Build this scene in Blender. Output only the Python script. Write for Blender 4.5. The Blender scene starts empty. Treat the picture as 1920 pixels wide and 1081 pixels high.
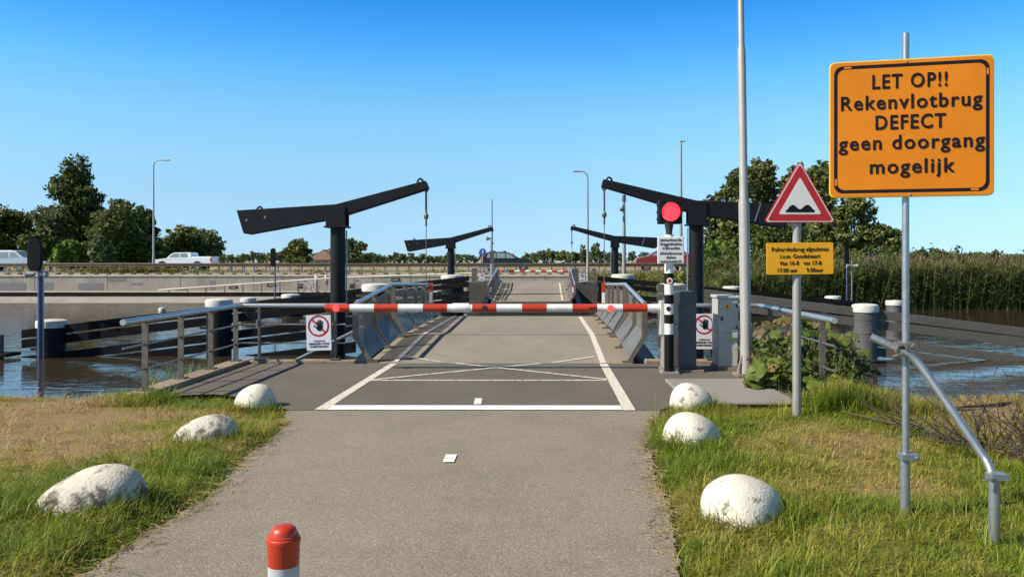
import bpy, math, random
import numpy as np
from mathutils import Vector, Matrix
R = math.radians
sc = bpy.context.scene
COL = sc.collection
random.seed(7)

# ------------------------------------------------------------------ camera
F, CX, HY, H = 1550.0, 1022.0, 490.0, 1.65      # survey of the view: focal (px), vanishing point, horizon, eye height
cam = bpy.data.cameras.new('camera')
cam.sensor_width = 36.0
cam.lens = 36.0 * F / 1920.0
cam.shift_x = -(CX - 960.0) / 1920.0
cam.shift_y = -(540.5 - HY) / 1920.0
cam.clip_start = 0.05
cam.clip_end = 9000.0
cam_o = bpy.data.objects.new('camera', cam)
COL.objects.link(cam_o)
cam_o.location = (0, 0, H)
cam_o.rotation_euler = (R(90), 0, 0)
sc.camera = cam_o

# ------------------------------------------------------------------ light
SUN_FROM = Vector((-1.07, -0.42, 1.0)).normalized()
elev = math.asin(SUN_FROM.z)
rot = math.atan2(SUN_FROM.x, SUN_FROM.y) % (2 * math.pi)
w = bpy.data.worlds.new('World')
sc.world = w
w.use_nodes = True
wn = w.node_tree
wn.nodes.clear()
wo = wn.nodes.new('ShaderNodeOutputWorld')
bg = wn.nodes.new('ShaderNodeBackground')
sky = wn.nodes.new('ShaderNodeTexSky')
sky.sky_type = 'NISHITA'
sky.sun_disc = False
sky.sun_elevation = elev
sky.sun_rotation = rot
sky.altitude = 0
sky.air_density = 1.0
sky.dust_density = 0.25
sky.ozone_density = 2.2
# richer blue above the horizon; unseen upper dome dimmed and warmed to set ambient
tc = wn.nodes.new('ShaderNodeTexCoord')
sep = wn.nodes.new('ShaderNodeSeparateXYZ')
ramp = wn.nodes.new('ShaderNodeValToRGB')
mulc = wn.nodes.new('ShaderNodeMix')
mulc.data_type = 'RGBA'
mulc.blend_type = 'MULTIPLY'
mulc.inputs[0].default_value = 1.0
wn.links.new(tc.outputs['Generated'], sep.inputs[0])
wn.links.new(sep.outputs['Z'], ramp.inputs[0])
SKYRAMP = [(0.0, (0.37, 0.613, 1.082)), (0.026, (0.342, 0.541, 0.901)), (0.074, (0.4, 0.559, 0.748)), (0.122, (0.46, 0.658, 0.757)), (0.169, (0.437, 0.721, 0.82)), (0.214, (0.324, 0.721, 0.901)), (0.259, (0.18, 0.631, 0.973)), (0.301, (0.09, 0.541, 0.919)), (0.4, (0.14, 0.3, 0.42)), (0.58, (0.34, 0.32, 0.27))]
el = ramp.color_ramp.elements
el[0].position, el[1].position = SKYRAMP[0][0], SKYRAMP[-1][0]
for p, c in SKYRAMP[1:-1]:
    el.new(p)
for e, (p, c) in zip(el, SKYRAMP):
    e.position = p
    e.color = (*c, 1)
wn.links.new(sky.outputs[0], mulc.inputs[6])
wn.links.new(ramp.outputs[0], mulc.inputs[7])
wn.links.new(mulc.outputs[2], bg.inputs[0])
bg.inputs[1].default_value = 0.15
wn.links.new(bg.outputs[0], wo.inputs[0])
sl = bpy.data.lights.new('sun', 'SUN')
sl.energy = 5.0
sl.angle = R(0.53)
sl.color = (1.0, 0.925, 0.79)
so = bpy.data.objects.new('sun', sl)
COL.objects.link(so)
so.location = (-20, -10, 30)
so.rotation_euler = (-SUN_FROM).to_track_quat('-Z', 'Y').to_euler()

vs = sc.view_settings
vs.view_transform = 'Standard'
vs.look = 'None'
vs.gamma = 1.0
vs.exposure = 0.55
vs.use_curve_mapping = False

# ------------------------------------------------------------------ helpers
def P(px, py, Y):
    return Vector(((px - CX) * Y / F, Y, H - (py - HY) * Y / F))
def G(px, py, z=0.0):
    return P(px, py, (H - z) * F / (py - HY))
def PX(px, Y): return (px - CX) * Y / F
def PZ(py, Y): return H - (py - HY) * Y / F

def tag(o, label=None, cat=None, group=None, kind=None):
    if label: o['label'] = label
    if cat: o['category'] = cat
    if group: o['group'] = group
    if kind: o['kind'] = kind
    return o

def thing(name, loc, label, cat, group=None, kind=None):
    o = bpy.data.objects.new(name, None)
    COL.objects.link(o)
    o.empty_display_size = 0.2
    o.location = loc
    return tag(o, label, cat, group, kind)

def base_of(o):
    v = Vector((0, 0, 0))
    while o is not None:
        v += o.location
        o = o.parent
    return v

def kids(o):
    return [c for c in COL.objects if c.parent == o]

def copy_tree(o, parent=None):
    c = o.copy()
    COL.objects.link(c)
    if parent is not None: c.parent = parent
    for ch in kids(o): copy_tree(ch, c)
    return c

class MB:
    """collects shapes given in world coordinates; build() links them as ONE mesh object"""
    def __init__(s):
        s.v, s.f, s.m, s.mi = [], [], [], 0
    def add(s, vs_, fs):
        n = len(s.v)
        s.v += [tuple(a) for a in vs_]
        s.f += [tuple(i + n for i in f) for f in fs]
        s.m += [s.mi] * len(fs)
        return s
    def box(s, x0, x1, y0, y1, z0, z1):
        return s.add([(x0,y0,z0),(x1,y0,z0),(x1,y1,z0),(x0,y1,z0),(x0,y0,z1),(x1,y0,z1),(x1,y1,z1),(x0,y1,z1)],
                     [(0,3,2,1),(4,5,6,7),(0,1,5,4),(1,2,6,5),(2,3,7,6),(3,0,4,7)])
    def obox(s, c, sx, sy, sz, m=None):
        c = Vector(c)
        vv = []
        for z in (-.5, .5):
            for x, y in ((-.5,-.5),(.5,-.5),(.5,.5),(-.5,.5)):
                p = Vector((x*sx, y*sy, z*sz))
                vv.append(c + (m @ p if m else p))
        return s.add(vv, [(0,3,2,1),(4,5,6,7),(0,1,5,4),(1,2,6,5),(2,3,7,6),(3,0,4,7)])
    def prism(s, pts, y0, y1):
        """polygon in XZ, run along Y"""
        n = len(pts)
        vv = [(x, y0, z) for x, z in pts] + [(x, y1, z) for x, z in pts]
        fs = [tuple(range(n)), tuple(range(2*n-1, n-1, -1))]
        fs += [(i, i+n, (i+1) % n + n, (i+1) % n) for i in range(n)]
        return s.add(vv, fs)
    def prism_x(s, pts, x0, x1):
        """polygon in YZ, run along X"""
        n = len(pts)
        vv = [(x0, y, z) for y, z in pts] + [(x1, y, z) for y, z in pts]
        fs = [tuple(range(n)), tuple(range(2*n-1, n-1, -1))]
        fs += [(i, i+n, (i+1) % n + n, (i+1) % n) for i in range(n)]
        return s.add(vv, fs)
    def prism_z(s, pts, z0, z1):
        n = len(pts)
        vv = [(x, y, z0) for x, y in pts] + [(x, y, z1) for x, y in pts]
        fs = [tuple(range(n))[::-1], tuple(range(n, 2*n))]
        fs += [(i, (i+1) % n, (i+1) % n + n, i+n) for i in range(n)]
        return s.add(vv, fs)
    def tube(s, pts, r, seg=10, caps=True):
        pts = [Vector(p) for p in pts]
        n = len(pts)
        rs = r if isinstance(r, (list, tuple)) else [r] * n
        t0 = (pts[1] - pts[0]).normalized()
        ref = Vector((0, 0, 1)) if abs(t0.z) < .9 else Vector((1, 0, 0))
        a = t0.cross(ref).normalized()
        vv = []
        for i in range(n):
            t = (pts[min(i+1, n-1)] - pts[max(i-1, 0)])
            t = t.normalized() if t.length > 1e-9 else t0
            a = (a - t * a.dot(t)).normalized()
            b = t.cross(a)
            for k in range(seg):
                g = 2 * math.pi * k / seg
                vv.append(pts[i] + (a * math.cos(g) + b * math.sin(g)) * rs[i])
        fs = []
        for i in range(n - 1):
            for k in range(seg):
                k2 = (k + 1) % seg
                fs.append((i*seg+k, i*seg+k2, (i+1)*seg+k2, (i+1)*seg+k))
        if caps:
            fs.append(tuple(range(seg))[::-1])
            fs.append(tuple((n-1)*seg + k for k in range(seg)))
        return s.add(vv, fs)
    def lathe(s, c, prof, seg=24, axis='z'):
        """prof: (r, h) list"""
        c = Vector(c)
        vv, fs = [], []
        for r, h in prof:
            for k in range(seg):
                g = 2 * math.pi * k / seg
                p = (r*math.cos(g), r*math.sin(g), h)
                if axis == 'y': p = (p[0], p[2], p[1])
                if axis == 'x': p = (p[2], p[0], p[1])
                vv.append(c + Vector(p))
        n = len(prof)
        for i in range(n - 1):
            for k in range(seg):
                k2 = (k + 1) % seg
                fs.append((i*seg+k, i*seg+k2, (i+1)*seg+k2, (i+1)*seg+k))
        fs.append(tuple(range(seg))[::-1])
        fs.append(tuple((n-1)*seg + k for k in range(seg)))
        return s.add(vv, fs)
    def ball(s, c, rx, ry=None, rz=None, seg=16, rings=10, m=None):
        ry = ry or rx; rz = rz or rx
        c = Vector(c); vv = []; fs = []
        for i in range(rings + 1):
            th = math.pi * i / rings
            for k in range(seg):
                g = 2*math.pi*k/seg
                p = Vector((rx*math.sin(th)*math.cos(g), ry*math.sin(th)*math.sin(g), -rz*math.cos(th)))
                vv.append(c + (m @ p if m else p))
        for i in range(rings):
            for k in range(seg):
                k2 = (k+1) % seg
                fs.append((i*seg+k, i*seg+k2, (i+1)*seg+k2, (i+1)*seg+k))
        return s.add(vv, fs)
    def ring_y(s, c, r0, r1, y0, y1, seg=32):
        """flat ring facing -Y"""
        vv, fs = [], []
        for k in range(seg):
            g = 2*math.pi*k/seg
            for r, y in ((r0,y0),(r1,y0),(r1,y1),(r0,y1)):
                vv.append((c[0]+r*math.cos(g), c[1]+y, c[2]+r*math.sin(g)))
        for k in range(seg):
            k2 = (k+1) % seg
            for j in range(4):
                j2 = (j+1) % 4
                fs.append((k*4+j, k2*4+j, k2*4+j2, k*4+j2))
        return s.add(vv, fs)
    def build(s, name, mats, parent=None, smooth=None, bevel=0, origin=None, label=None):
        me = bpy.data.meshes.new(name)
        o = bpy.data.objects.new(name, me)
        off = base_of(parent) if parent is not None else Vector(origin or (0, 0, 0))
        me.from_pydata([(v[0]-off.x, v[1]-off.y, v[2]-off.z) for v in s.v], [], s.f)
        mats = mats if isinstance(mats, (list, tuple)) else [mats]
        for m in mats: me.materials.append(m)
        if len(mats) > 1: me.polygons.foreach_set('material_index', s.m)
        import bmesh
        bm = bmesh.new(); bm.from_mesh(me)
        bmesh.ops.recalc_face_normals(bm, faces=bm.faces)
        bm.to_mesh(me); bm.free()
        if smooth:
            me.polygons.foreach_set('use_smooth', [True]*len(me.polygons))
            try: me.set_sharp_from_angle(angle=R(smooth))
            except Exception: pass
        COL.objects.link(o)
        if parent is not None: o.parent = parent
        else: o.location = off
        if bevel:
            b = o.modifiers.new('bevel', 'BEVEL'); b.width = bevel; b.segments = 2; b.limit_method = 'ANGLE'; b.angle_limit = R(40)
        if label: o['label'] = label
        return o

def np_mesh(name, V, Q, mat, parent=None, origin=None, col=None, k=4, smooth=False):
    """V (n,3) world coordinates, Q (m,k) indices, col (n,3) colours stored per vertex"""
    me = bpy.data.meshes.new(name)
    off = base_of(parent) if parent is not None else Vector(origin or (0, 0, 0))
    V = np.asarray(V, dtype=np.float32) - np.array(off, dtype=np.float32)
    Q = np.asarray(Q, dtype=np.int32)
    me.vertices.add(len(V)); me.vertices.foreach_set('co', V.ravel())
    me.loops.add(Q.size); me.loops.foreach_set('vertex_index', Q.ravel())
    me.polygons.add(len(Q)); me.polygons.foreach_set('loop_start', np.arange(0, Q.size, k, dtype=np.int32))
    me.polygons.foreach_set('loop_total', np.full(len(Q), k, dtype=np.int32))
    if smooth: me.polygons.foreach_set('use_smooth', np.ones(len(Q), dtype=bool))
    me.update(calc_edges=True); me.validate()
    if col is not None:
        a = me.color_attributes.new('tone', 'FLOAT_COLOR', 'POINT')
        c4 = np.ones((len(V), 4), dtype=np.float32); c4[:, :3] = col
        a.data.foreach_set('color', c4.ravel())
    me.materials.append(mat)
    o = bpy.data.objects.new(name, me)
    COL.objects.link(o)
    if parent is not None: o.parent = parent
    else: o.location = off
    return o

def text_mb(mb, lines, M, offset=0.0, depth=0.0015, space=1.0):
    """lines: (text, x, z, cap size, fit width or None); M maps (x, -y out of the face, z) to the world"""
    dg = None
    for txt, x, z, size, fit in lines:
        cu = bpy.data.curves.new('t', 'FONT')
        cu.body = txt; cu.size = size; cu.align_x = 'CENTER'; cu.offset = offset; cu.extrude = depth
        cu.resolution_u = 3; cu.space_character = space
        o = bpy.data.objects.new('t', cu); COL.objects.link(o)
        dg = bpy.context.evaluated_depsgraph_get()
        me = bpy.data.meshes.new_from_object(o.evaluated_get(dg))
        xs = [v.co.x for v in me.vertices]
        wd = max(xs) - min(xs); cxm = (max(xs) + min(xs)) / 2
        k = (fit / wd) if fit else 1.0
        mb.add([M @ Vector(((v.co.x - cxm) * k + x, -v.co.z - depth, v.co.y + z)) for v in me.vertices], [tuple(p.vertices) for p in me.polygons])
        bpy.data.objects.remove(o); bpy.data.curves.remove(cu); bpy.data.meshes.remove(me)

# ------------------------------------------------------------------ materials
def mat(name, base, rough=0.6, metal=0.0, var=0.0, vscale=6.0, bump=0.0, bscale=40.0, spec=0.5, dirt=None, dscale=3.0, dirt_amt=0.5, coat=0.0, streak=False, dlo=.48, dhi=.72):
    m = bpy.data.materials.new(name); m.use_nodes = True
    nt = m.node_tree; b = nt.nodes['Principled BSDF']
    b.inputs['Roughness'].default_value = rough
    b.inputs['Metallic'].default_value = metal
    b.inputs['Specular IOR Level'].default_value = spec
    b.inputs['Coat Weight'].default_value = coat
    b.inputs['Base Color'].default_value = (*base, 1)
    if not (var or bump or dirt): return m
    co = nt.nodes.new('ShaderNodeTexCoord')
    if var or dirt:
        n = nt.nodes.new('ShaderNodeTexNoise'); n.inputs['Scale'].default_value = vscale; n.inputs['Detail'].default_value = 6; n.inputs['Roughness'].default_value = .65
        if streak:
            mp = nt.nodes.new('ShaderNodeMapping'); mp.inputs['Scale'].default_value = (1, 1, .12)
            nt.links.new(co.outputs['Object'], mp.inputs[0]); nt.links.new(mp.outputs[0], n.inputs['Vector'])
        else:
            nt.links.new(co.outputs['Object'], n.inputs['Vector'])
        r = nt.nodes.new('ShaderNodeValToRGB')
        r.color_ramp.elements[0].position = .3; r.color_ramp.elements[1].position = .7
        lo = tuple(c * (1 - var) for c in base); hi = tuple(min(1, c * (1 + var)) for c in base)
        r.color_ramp.elements[0].color = (*lo, 1); r.color_ramp.elements[1].color = (*hi, 1)
        nt.links.new(n.outputs['Fac'], r.inputs[0])
        out = r.outputs[0]
        if dirt:
            n2 = nt.nodes.new('ShaderNodeTexNoise'); n2.inputs['Scale'].default_value = dscale; n2.inputs['Detail'].default_value = 8; n2.inputs['Roughness'].default_value = .7
            nt.links.new(co.outputs['Object'], n2.inputs['Vector'])
            r2 = nt.nodes.new('ShaderNodeValToRGB'); r2.color_ramp.elements[0].position = dlo; r2.color_ramp.elements[1].position = dhi
            r2.color_ramp.elements[1].color = (dirt_amt, dirt_amt, dirt_amt, 1)
            nt.links.new(n2.outputs['Fac'], r2.inputs[0])
            mx = nt.nodes.new('ShaderNodeMix'); mx.data_type = 'RGBA'
            nt.links.new(r2.outputs[0], mx.inputs[0]); nt.links.new(out, mx.inputs[6]); mx.inputs[7].default_value = (*dirt, 1)
            out = mx.outputs[2]
        nt.links.new(out, b.inputs['Base Color'])
    if bump:
        n3 = nt.nodes.new('ShaderNodeTexNoise'); n3.inputs['Scale'].default_value = bscale; n3.inputs['Detail'].default_value = 5
        nt.links.new(co.outputs['Object'], n3.inputs['Vector'])
        bp = nt.nodes.new('ShaderNodeBump'); bp.inputs['Strength'].default_value = bump; bp.inputs['Distance'].default_value = .02
        nt.links.new(n3.outputs['Fac'], bp.inputs['Height']); nt.links.new(bp.outputs[0], b.inputs['Normal'])
    return m

def glow(name, c, e):
    m = bpy.data.materials.new(name); m.use_nodes = True
    nt = m.node_tree; b = nt.nodes['Principled BSDF']
    b.inputs['Base Color'].default_value = (*c, 1); b.inputs['Roughness'].default_value = .25
    b.inputs['Emission Color'].default_value = (*c, 1); b.inputs['Emission Strength'].default_value = e
    return m

def leaf_mat(name, trans=0.3, gain=1.0, rough=.55):
    """colour comes from the leaf's own vertex colour"""
    m = bpy.data.materials.new(name); m.use_nodes = True
    nt = m.node_tree; b = nt.nodes['Principled BSDF']
    at = nt.nodes.new('ShaderNodeAttribute'); at.attribute_name = 'tone'
    b.inputs['Roughness'].default_value = rough
    b.inputs['Specular IOR Level'].default_value = .3
    nt.links.new(at.outputs['Color'], b.inputs['Base Color'])
    tr = nt.nodes.new('ShaderNodeBsdfTranslucent'); nt.links.new(at.outputs['Color'], tr.inputs[0])
    mx = nt.nodes.new('ShaderNodeMixShader'); mx.inputs[0].default_value = trans
    nt.links.new(b.outputs[0], mx.inputs[1]); nt.links.new(tr.outputs[0], mx.inputs[2])
    nt.links.new(mx.outputs[0], nt.nodes['Material Output'].inputs[0])
    return m

def asphalt(name, lo, hi, stone, stain, fine=115.0, amount=.5):
    m = bpy.data.materials.new(name); m.use_nodes = True
    nt = m.node_tree; b = nt.nodes['Principled BSDF']; L = nt.links.new
    b.inputs['Roughness'].default_value = .85
    b.inputs['Specular IOR Level'].default_value = .25
    co = nt.nodes.new('ShaderNodeTexCoord')
    n1 = nt.nodes.new('ShaderNodeTexNoise'); n1.inputs['Scale'].default_value = .9; n1.inputs['Detail'].default_value = 5
    mp = nt.nodes.new('ShaderNodeMapping'); mp.inputs['Scale'].default_value = (1, .55, 1)
    L(co.outputs['Object'], mp.inputs[0]); L(mp.outputs[0], n1.inputs['Vector'])
    r1 = nt.nodes.new('ShaderNodeValToRGB'); r1.color_ramp.elements[0].position = .3; r1.color_ramp.elements[1].position = .68
    r1.color_ramp.elements[0].color = (*lo, 1); r1.color_ramp.elements[1].color = (*hi, 1)
    L(n1.outputs['Fac'], r1.inputs[0])
    n2 = nt.nodes.new('ShaderNodeTexNoise'); n2.inputs['Scale'].default_value = fine; n2.inputs['Detail'].default_value = 2
    L(co.outputs['Object'], n2.inputs['Vector'])
    r2 = nt.nodes.new('ShaderNodeValToRGB'); r2.color_ramp.elements[0].position = .52; r2.color_ramp.elements[1].position = .66
    r2.color_ramp.elements[1].color = (amount, amount, amount, 1)
    L(n2.outputs['Fac'], r2.inputs[0])
    mx = nt.nodes.new('ShaderNodeMix'); mx.data_type = 'RGBA'
    L(r2.outputs[0], mx.inputs[0]); L(r1.outputs[0], mx.inputs[6]); mx.inputs[7].default_value = (*stone, 1)
    n5 = nt.nodes.new('ShaderNodeTexNoise'); n5.inputs['Scale'].default_value = fine * .8; n5.inputs['Detail'].default_value = 2
    mp5 = nt.nodes.new('ShaderNodeMapping'); mp5.inputs['Location'].default_value = (13, 7, 3)
    L(co.outputs['Object'], mp5.inputs[0]); L(mp5.outputs[0], n5.inputs['Vector'])
    r5 = nt.nodes.new('ShaderNodeValToRGB'); r5.color_ramp.elements[0].position = .54; r5.color_ramp.elements[1].position = .68
    r5.color_ramp.elements[1].color = (amount, amount, amount, 1)
    L(n5.outputs['Fac'], r5.inputs[0])
    mx3 = nt.nodes.new('ShaderNodeMix'); mx3.data_type = 'RGBA'
    L(r5.outputs[0], mx3.inputs[0]); L(mx.outputs[2], mx3.inputs[6]); mx3.inputs[7].default_value = (lo[0]*.35, lo[1]*.35, lo[2]*.35, 1)
    n3 = nt.nodes.new('ShaderNodeTexNoise'); n3.inputs['Scale'].default_value = 2.4; n3.inputs['Detail'].default_value = 7; n3.inputs['Roughness'].default_value = .7
    L(co.outputs['Object'], n3.inputs['Vector'])
    r3 = nt.nodes.new('ShaderNodeValToRGB'); r3.color_ramp.elements[0].position = .5; r3.color_ramp.elements[1].position = .8
    r3.color_ramp.elements[1].color = (.55, .55, .55, 1)
    L(n3.outputs['Fac'], r3.inputs[0])
    mx2 = nt.nodes.new('ShaderNodeMix'); mx2.data_type = 'RGBA'
    L(r3.outputs[0], mx2.inputs[0]); L(mx3.outputs[2], mx2.inputs[6]); mx2.inputs[7].default_value = (*stain, 1)
    L(mx2.outputs[2], b.inputs['Base Color'])
    bp = nt.nodes.new('ShaderNodeBump'); bp.inputs['Strength'].default_value = .5; bp.inputs['Distance'].default_value = .008
    L(n2.outputs['Fac'], bp.inputs['Height']); L(bp.outputs[0], b.inputs['Normal'])
    return m

M = {}
M['asphalt_path'] = asphalt('asphalt_path', (.178,.152,.117), (.236,.203,.159), (.46,.39,.30), (.142,.120,.091), amount=.62)
M['asphalt_dark'] = asphalt('asphalt_dark', (.098,.086,.072), (.128,.114,.096), (.26,.235,.20), (.082,.073,.062), amount=.30)
M['asphalt_deck'] = asphalt('asphalt_deck', (.210,.183,.148), (.262,.231,.188), (.36,.33,.27), (.15,.13,.105), amount=.3)
M['asphalt_rust'] = asphalt('asphalt_rust', (.20,.165,.120), (.26,.215,.155), (.36,.30,.22), (.26,.17,.09), amount=.25)
M['road'] = asphalt('road_asphalt', (.12,.12,.12), (.16,.16,.155), (.25,.25,.24), (.10,.10,.10), fine=60)
M['paint'] = mat('white_road_paint', (.80,.775,.71), .7, var=.1, vscale=5, dirt=(.30,.27,.22), dscale=14, dirt_amt=.75, dlo=.55, dhi=.68)
def worn_mat():
    m = mat('worn_white_paint', (.56,.52,.45), .75)
    nt = m.node_tree; b = nt.nodes['Principled BSDF']
    co = nt.nodes.new('ShaderNodeTexCoord'); n = nt.nodes.new('ShaderNodeTexNoise'); n.inputs['Scale'].default_value = 14; n.inputs['Detail'].default_value = 6; n.inputs['Roughness'].default_value = .75
    nt.links.new(co.outputs['Object'], n.inputs['Vector'])
    r = nt.nodes.new('ShaderNodeValToRGB'); r.color_ramp.elements[0].position = .36; r.color_ramp.elements[1].position = .50
    nt.links.new(n.outputs['Fac'], r.inputs[0]); nt.links.new(r.outputs[0], b.inputs['Alpha'])
    return m
M['paint_worn'] = worn_mat()
M['paint_side'] = mat('worn_edge_paint', (.58,.535,.46), .75, var=.14, vscale=9, dirt=(.24,.21,.17), dscale=16, dirt_amt=.8, dlo=.52, dhi=.66)
M['concrete'] = mat('concrete', (.36,.32,.26), .85, var=.22, vscale=4, bump=.4, bscale=60, dirt=(.16,.13,.10), dscale=3.5)
M['concrete_dark'] = mat('concrete_wet', (.075,.066,.055), .8, var=.3, vscale=3, dirt=(.05,.05,.045), dscale=2)
M['concrete_wall'] = mat('concrete_wall', (.29,.262,.228), .85, var=.2, vscale=.9, dirt=(.14,.125,.10), dscale=.7, dirt_amt=.6, streak=True)
M['wall_patch'] = mat('wall_patch_paint', (.155,.155,.165), .8, var=.08)
M['wall_cap'] = mat('wall_cap', (.40,.36,.30), .85, var=.2, vscale=2, dirt=(.12,.11,.09), dscale=.9)
M['kerb'] = mat('kerb_concrete', (.25,.19,.135), .9, var=.3, vscale=9, bump=.5, bscale=50, dirt=(.09,.075,.05), dscale=5)
M['steel'] = mat('stainless_steel', (.30,.285,.26), .38, .75, var=.16, vscale=5, dirt=(.14,.11,.08), dscale=6, dirt_amt=.5)
M['steel_rail'] = mat('stainless_handrail', (.56,.57,.58), .32, .75, var=.06, vscale=9)
M['steel_dark'] = mat('weathered_steel_post', (.17,.145,.115), .5, .45, var=.25, vscale=8, dirt=(.07,.05,.035), dscale=7)
M['rail_rust'] = mat('guard_rail_weathered', (.085,.066,.050), .7, .2, var=.25, vscale=1.5)
M['panel'] = mat('railing_panel_sheet', (.20,.198,.19), .5, 0, var=.25, vscale=3, dirt=(.17,.16,.15), dscale=4, dirt_amt=.6)
def perforate(m, fac):
    nt = m.node_tree; b = nt.nodes['Principled BSDF']
    tr = nt.nodes.new('ShaderNodeBsdfTransparent'); mx = nt.nodes.new('ShaderNodeMixShader'); mx.inputs[0].default_value = fac
    nt.links.new(b.outputs[0], mx.inputs[1]); nt.links.new(tr.outputs[0], mx.inputs[2]); nt.links.new(mx.outputs[0], nt.nodes['Material Output'].inputs[0])
perforate(M['panel'], .52)
M['galv'] = mat('galvanised_steel', (.38,.40,.42), .42, .75, var=.14, vscale=22, dirt=(.25,.25,.26), dscale=12, dirt_amt=.5)
M['galv_pale'] = mat('galvanised_pale', (.33,.32,.30), .55, .35, var=.1, vscale=14, dirt=(.26,.24,.2), dscale=7)
M['mast'] = mat('mast_grey', (.36,.345,.325), .5, .2, var=.06, vscale=6, dirt=(.3,.28,.25), dscale=4, dirt_amt=.4)
M['dark_blue'] = mat('dark_grey_blue_paint', (.010,.010,.011), .5, 0, spec=.22, var=.22, vscale=3, dirt=(.016,.0155,.015), dscale=2.5, dirt_amt=.5)
M['plank'] = mat('fender_plank', (.009,.0085,.009), .6, 0, spec=.1, var=.3, vscale=2, bump=.2, bscale=30, dirt=(.024,.021,.018), dscale=2.0)
M['plank_pale'] = mat('fender_plank_grey', (.088,.079,.068), .6, 0, var=.2, vscale=2, bump=.2, bscale=30, dirt=(.05,.046,.04), dscale=2.0)
M['pile'] = mat('pile_steel', (.017,.017,.019), .5, 0, spec=.12, var=.25, vscale=3, dirt=(.03,.028,.025), dscale=2)
M['pile_pale'] = mat('pile_steel_grey', (.095,.094,.094), .5, 0, var=.2, vscale=3, dirt=(.06,.055,.05), dscale=2)
M['pile_cap'] = mat('pile_cap_white', (.54,.54,.50), .55, var=.06, dirt=(.34,.32,.27), dscale=4)
M['red'] = mat('red_paint', (.46,.034,.010), .4, var=.12, vscale=7, dirt=(.30,.03,.015), dscale=11, dirt_amt=.4, coat=.1)
M['band_grey'] = mat('reflective_grey_band', (.47,.47,.49), .35, var=.1, vscale=30)
M['red_sign'] = mat('red_sign_film', (.42,.012,.012), .35, var=.05)
M['white'] = mat('white_paint', (.74,.73,.69), .42, var=.06, vscale=6, dirt=(.46,.44,.38), dscale=9, dirt_amt=.5)
M['white_sign'] = mat('white_sign_film', (.66,.64,.62), .4, var=.04, vscale=3)
M['lilac_sign'] = mat('white_plastic_board', (.70,.70,.76), .4, var=.03)
M['orange'] = mat('orange_sign_film', (.60,.180,.003), .5, spec=.3, var=.07, vscale=3, dirt=(.50,.14,.005), dscale=4, dirt_amt=.35)
M['orange_edge'] = mat('sign_edge_yellow', (.70,.42,.02), .45)
M['yellow'] = mat('yellow_sign_film', (.74,.34,.004), .42, var=.05, vscale=3)
M['black'] = mat('black_film', (.008,.008,.014), .8, spec=.15)
M['black_rubber'] = mat('black_rubber', (.016,.016,.017), .6)
M['black_paint'] = mat('black_paint', (.008,.0078,.008), .55, spec=.14, var=.2, vscale=8)
M['cab_dark'] = mat('cabinet_dark_grey', (.075,.080,.088), .5, var=.1, vscale=3, dirt=(.05,.05,.05), dscale=5)
M['cab_light'] = mat('cabinet_light_grey', (.43,.44,.41), .5, var=.05, vscale=3, dirt=(.28,.27,.24), dscale=4, dirt_amt=.4)
M['tread'] = mat('tread_plate', (.40,.385,.355), .5, .4, var=.12, vscale=3)
def tread_nodes(m):
    nt = m.node_tree; b = nt.nodes['Principled BSDF']
    co = nt.nodes.new('ShaderNodeTexCoord'); mp = nt.nodes.new('ShaderNodeMapping'); mp.inputs['Rotation'].default_value = (0, 0, R(45)); ck = nt.nodes.new('ShaderNodeTexChecker'); ck.inputs['Scale'].default_value = 38
    nt.links.new(co.outputs['Object'], mp.inputs[0]); nt.links.new(mp.outputs[0], ck.inputs['Vector'])
    mc = nt.nodes.new('ShaderNodeMix'); mc.data_type = 'RGBA'; mc.inputs[6].default_value = (.27,.26,.235,1); mc.inputs[7].default_value = (.44,.42,.385,1); nt.links.new(ck.outputs['Fac'], mc.inputs[0]); nt.links.new(mc.outputs[2], b.inputs['Base Color'])
    bp = nt.nodes.new('ShaderNodeBump'); bp.inputs['Strength'].default_value = .5; bp.inputs['Distance'].default_value = .003
    nt.links.new(ck.outputs['Fac'], bp.inputs['Height']); nt.links.new(bp.outputs[0], b.inputs['Normal'])
tread_nodes(M['tread'])
M['lamp_red'] = glow('lit_red_lens', (1.0, .045, .07), 1.15)
M['lamp_red_small'] = glow('lit_red_warning_lamp', (1.0, .06, .06), .9)
M['lens_grey'] = mat('unlit_lens', (.12,.12,.12), .2)
M['stone'] = mat('white_painted_stone', (.62,.58,.485), .8, var=.10, vscale=5, bump=.35, bscale=60, dirt=(.15,.13,.10), dscale=9, dirt_amt=.85, dlo=.565, dhi=.63)
M['stone_dirty'] = mat('white_stone_grimy', (.54,.505,.42), .85, var=.2, vscale=6, bump=.45, bscale=55, dirt=(.075,.068,.056), dscale=5.5, dirt_amt=.95, dlo=.46, dhi=.58)
M['bark'] = mat('bark', (.075,.055,.04), .9, var=.3, vscale=5, bump=.6, bscale=14)
M['twig'] = mat('dead_twig', (.085,.055,.040), .9, var=.3, vscale=20)
M['leaf'] = leaf_mat('leaf', .28)
M['grass'] = leaf_mat('grass_blade', .38, rough=.5)
M['ground'] = leaf_mat('ground_soil', 0.0, rough=.95)
M['glass'] = mat('car_glass', (.20,.25,.25), .08, spec=.8)  # pale teal base colour stands in for sky seen through the panes
M['tyre'] = mat('tyre', (.018,.018,.018), .8)
M['rim'] = mat('wheel_rim', (.35,.35,.36), .35, .7)
M['car_white'] = mat('car_paint_white', (.74,.76,.79), .25, coat=.6)
M['car_dark'] = mat('car_paint_dark_blue', (.010,.010,.013), .4, coat=.15)
M['car_red'] = mat('car_paint_red', (.22,.03,.02), .28, coat=.6)
M['car_silver'] = mat('car_paint_silver', (.48,.50,.53), .3, .5, coat=.5)
M['tail'] = mat('tail_light', (.55,.03,.015), .25)
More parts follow.
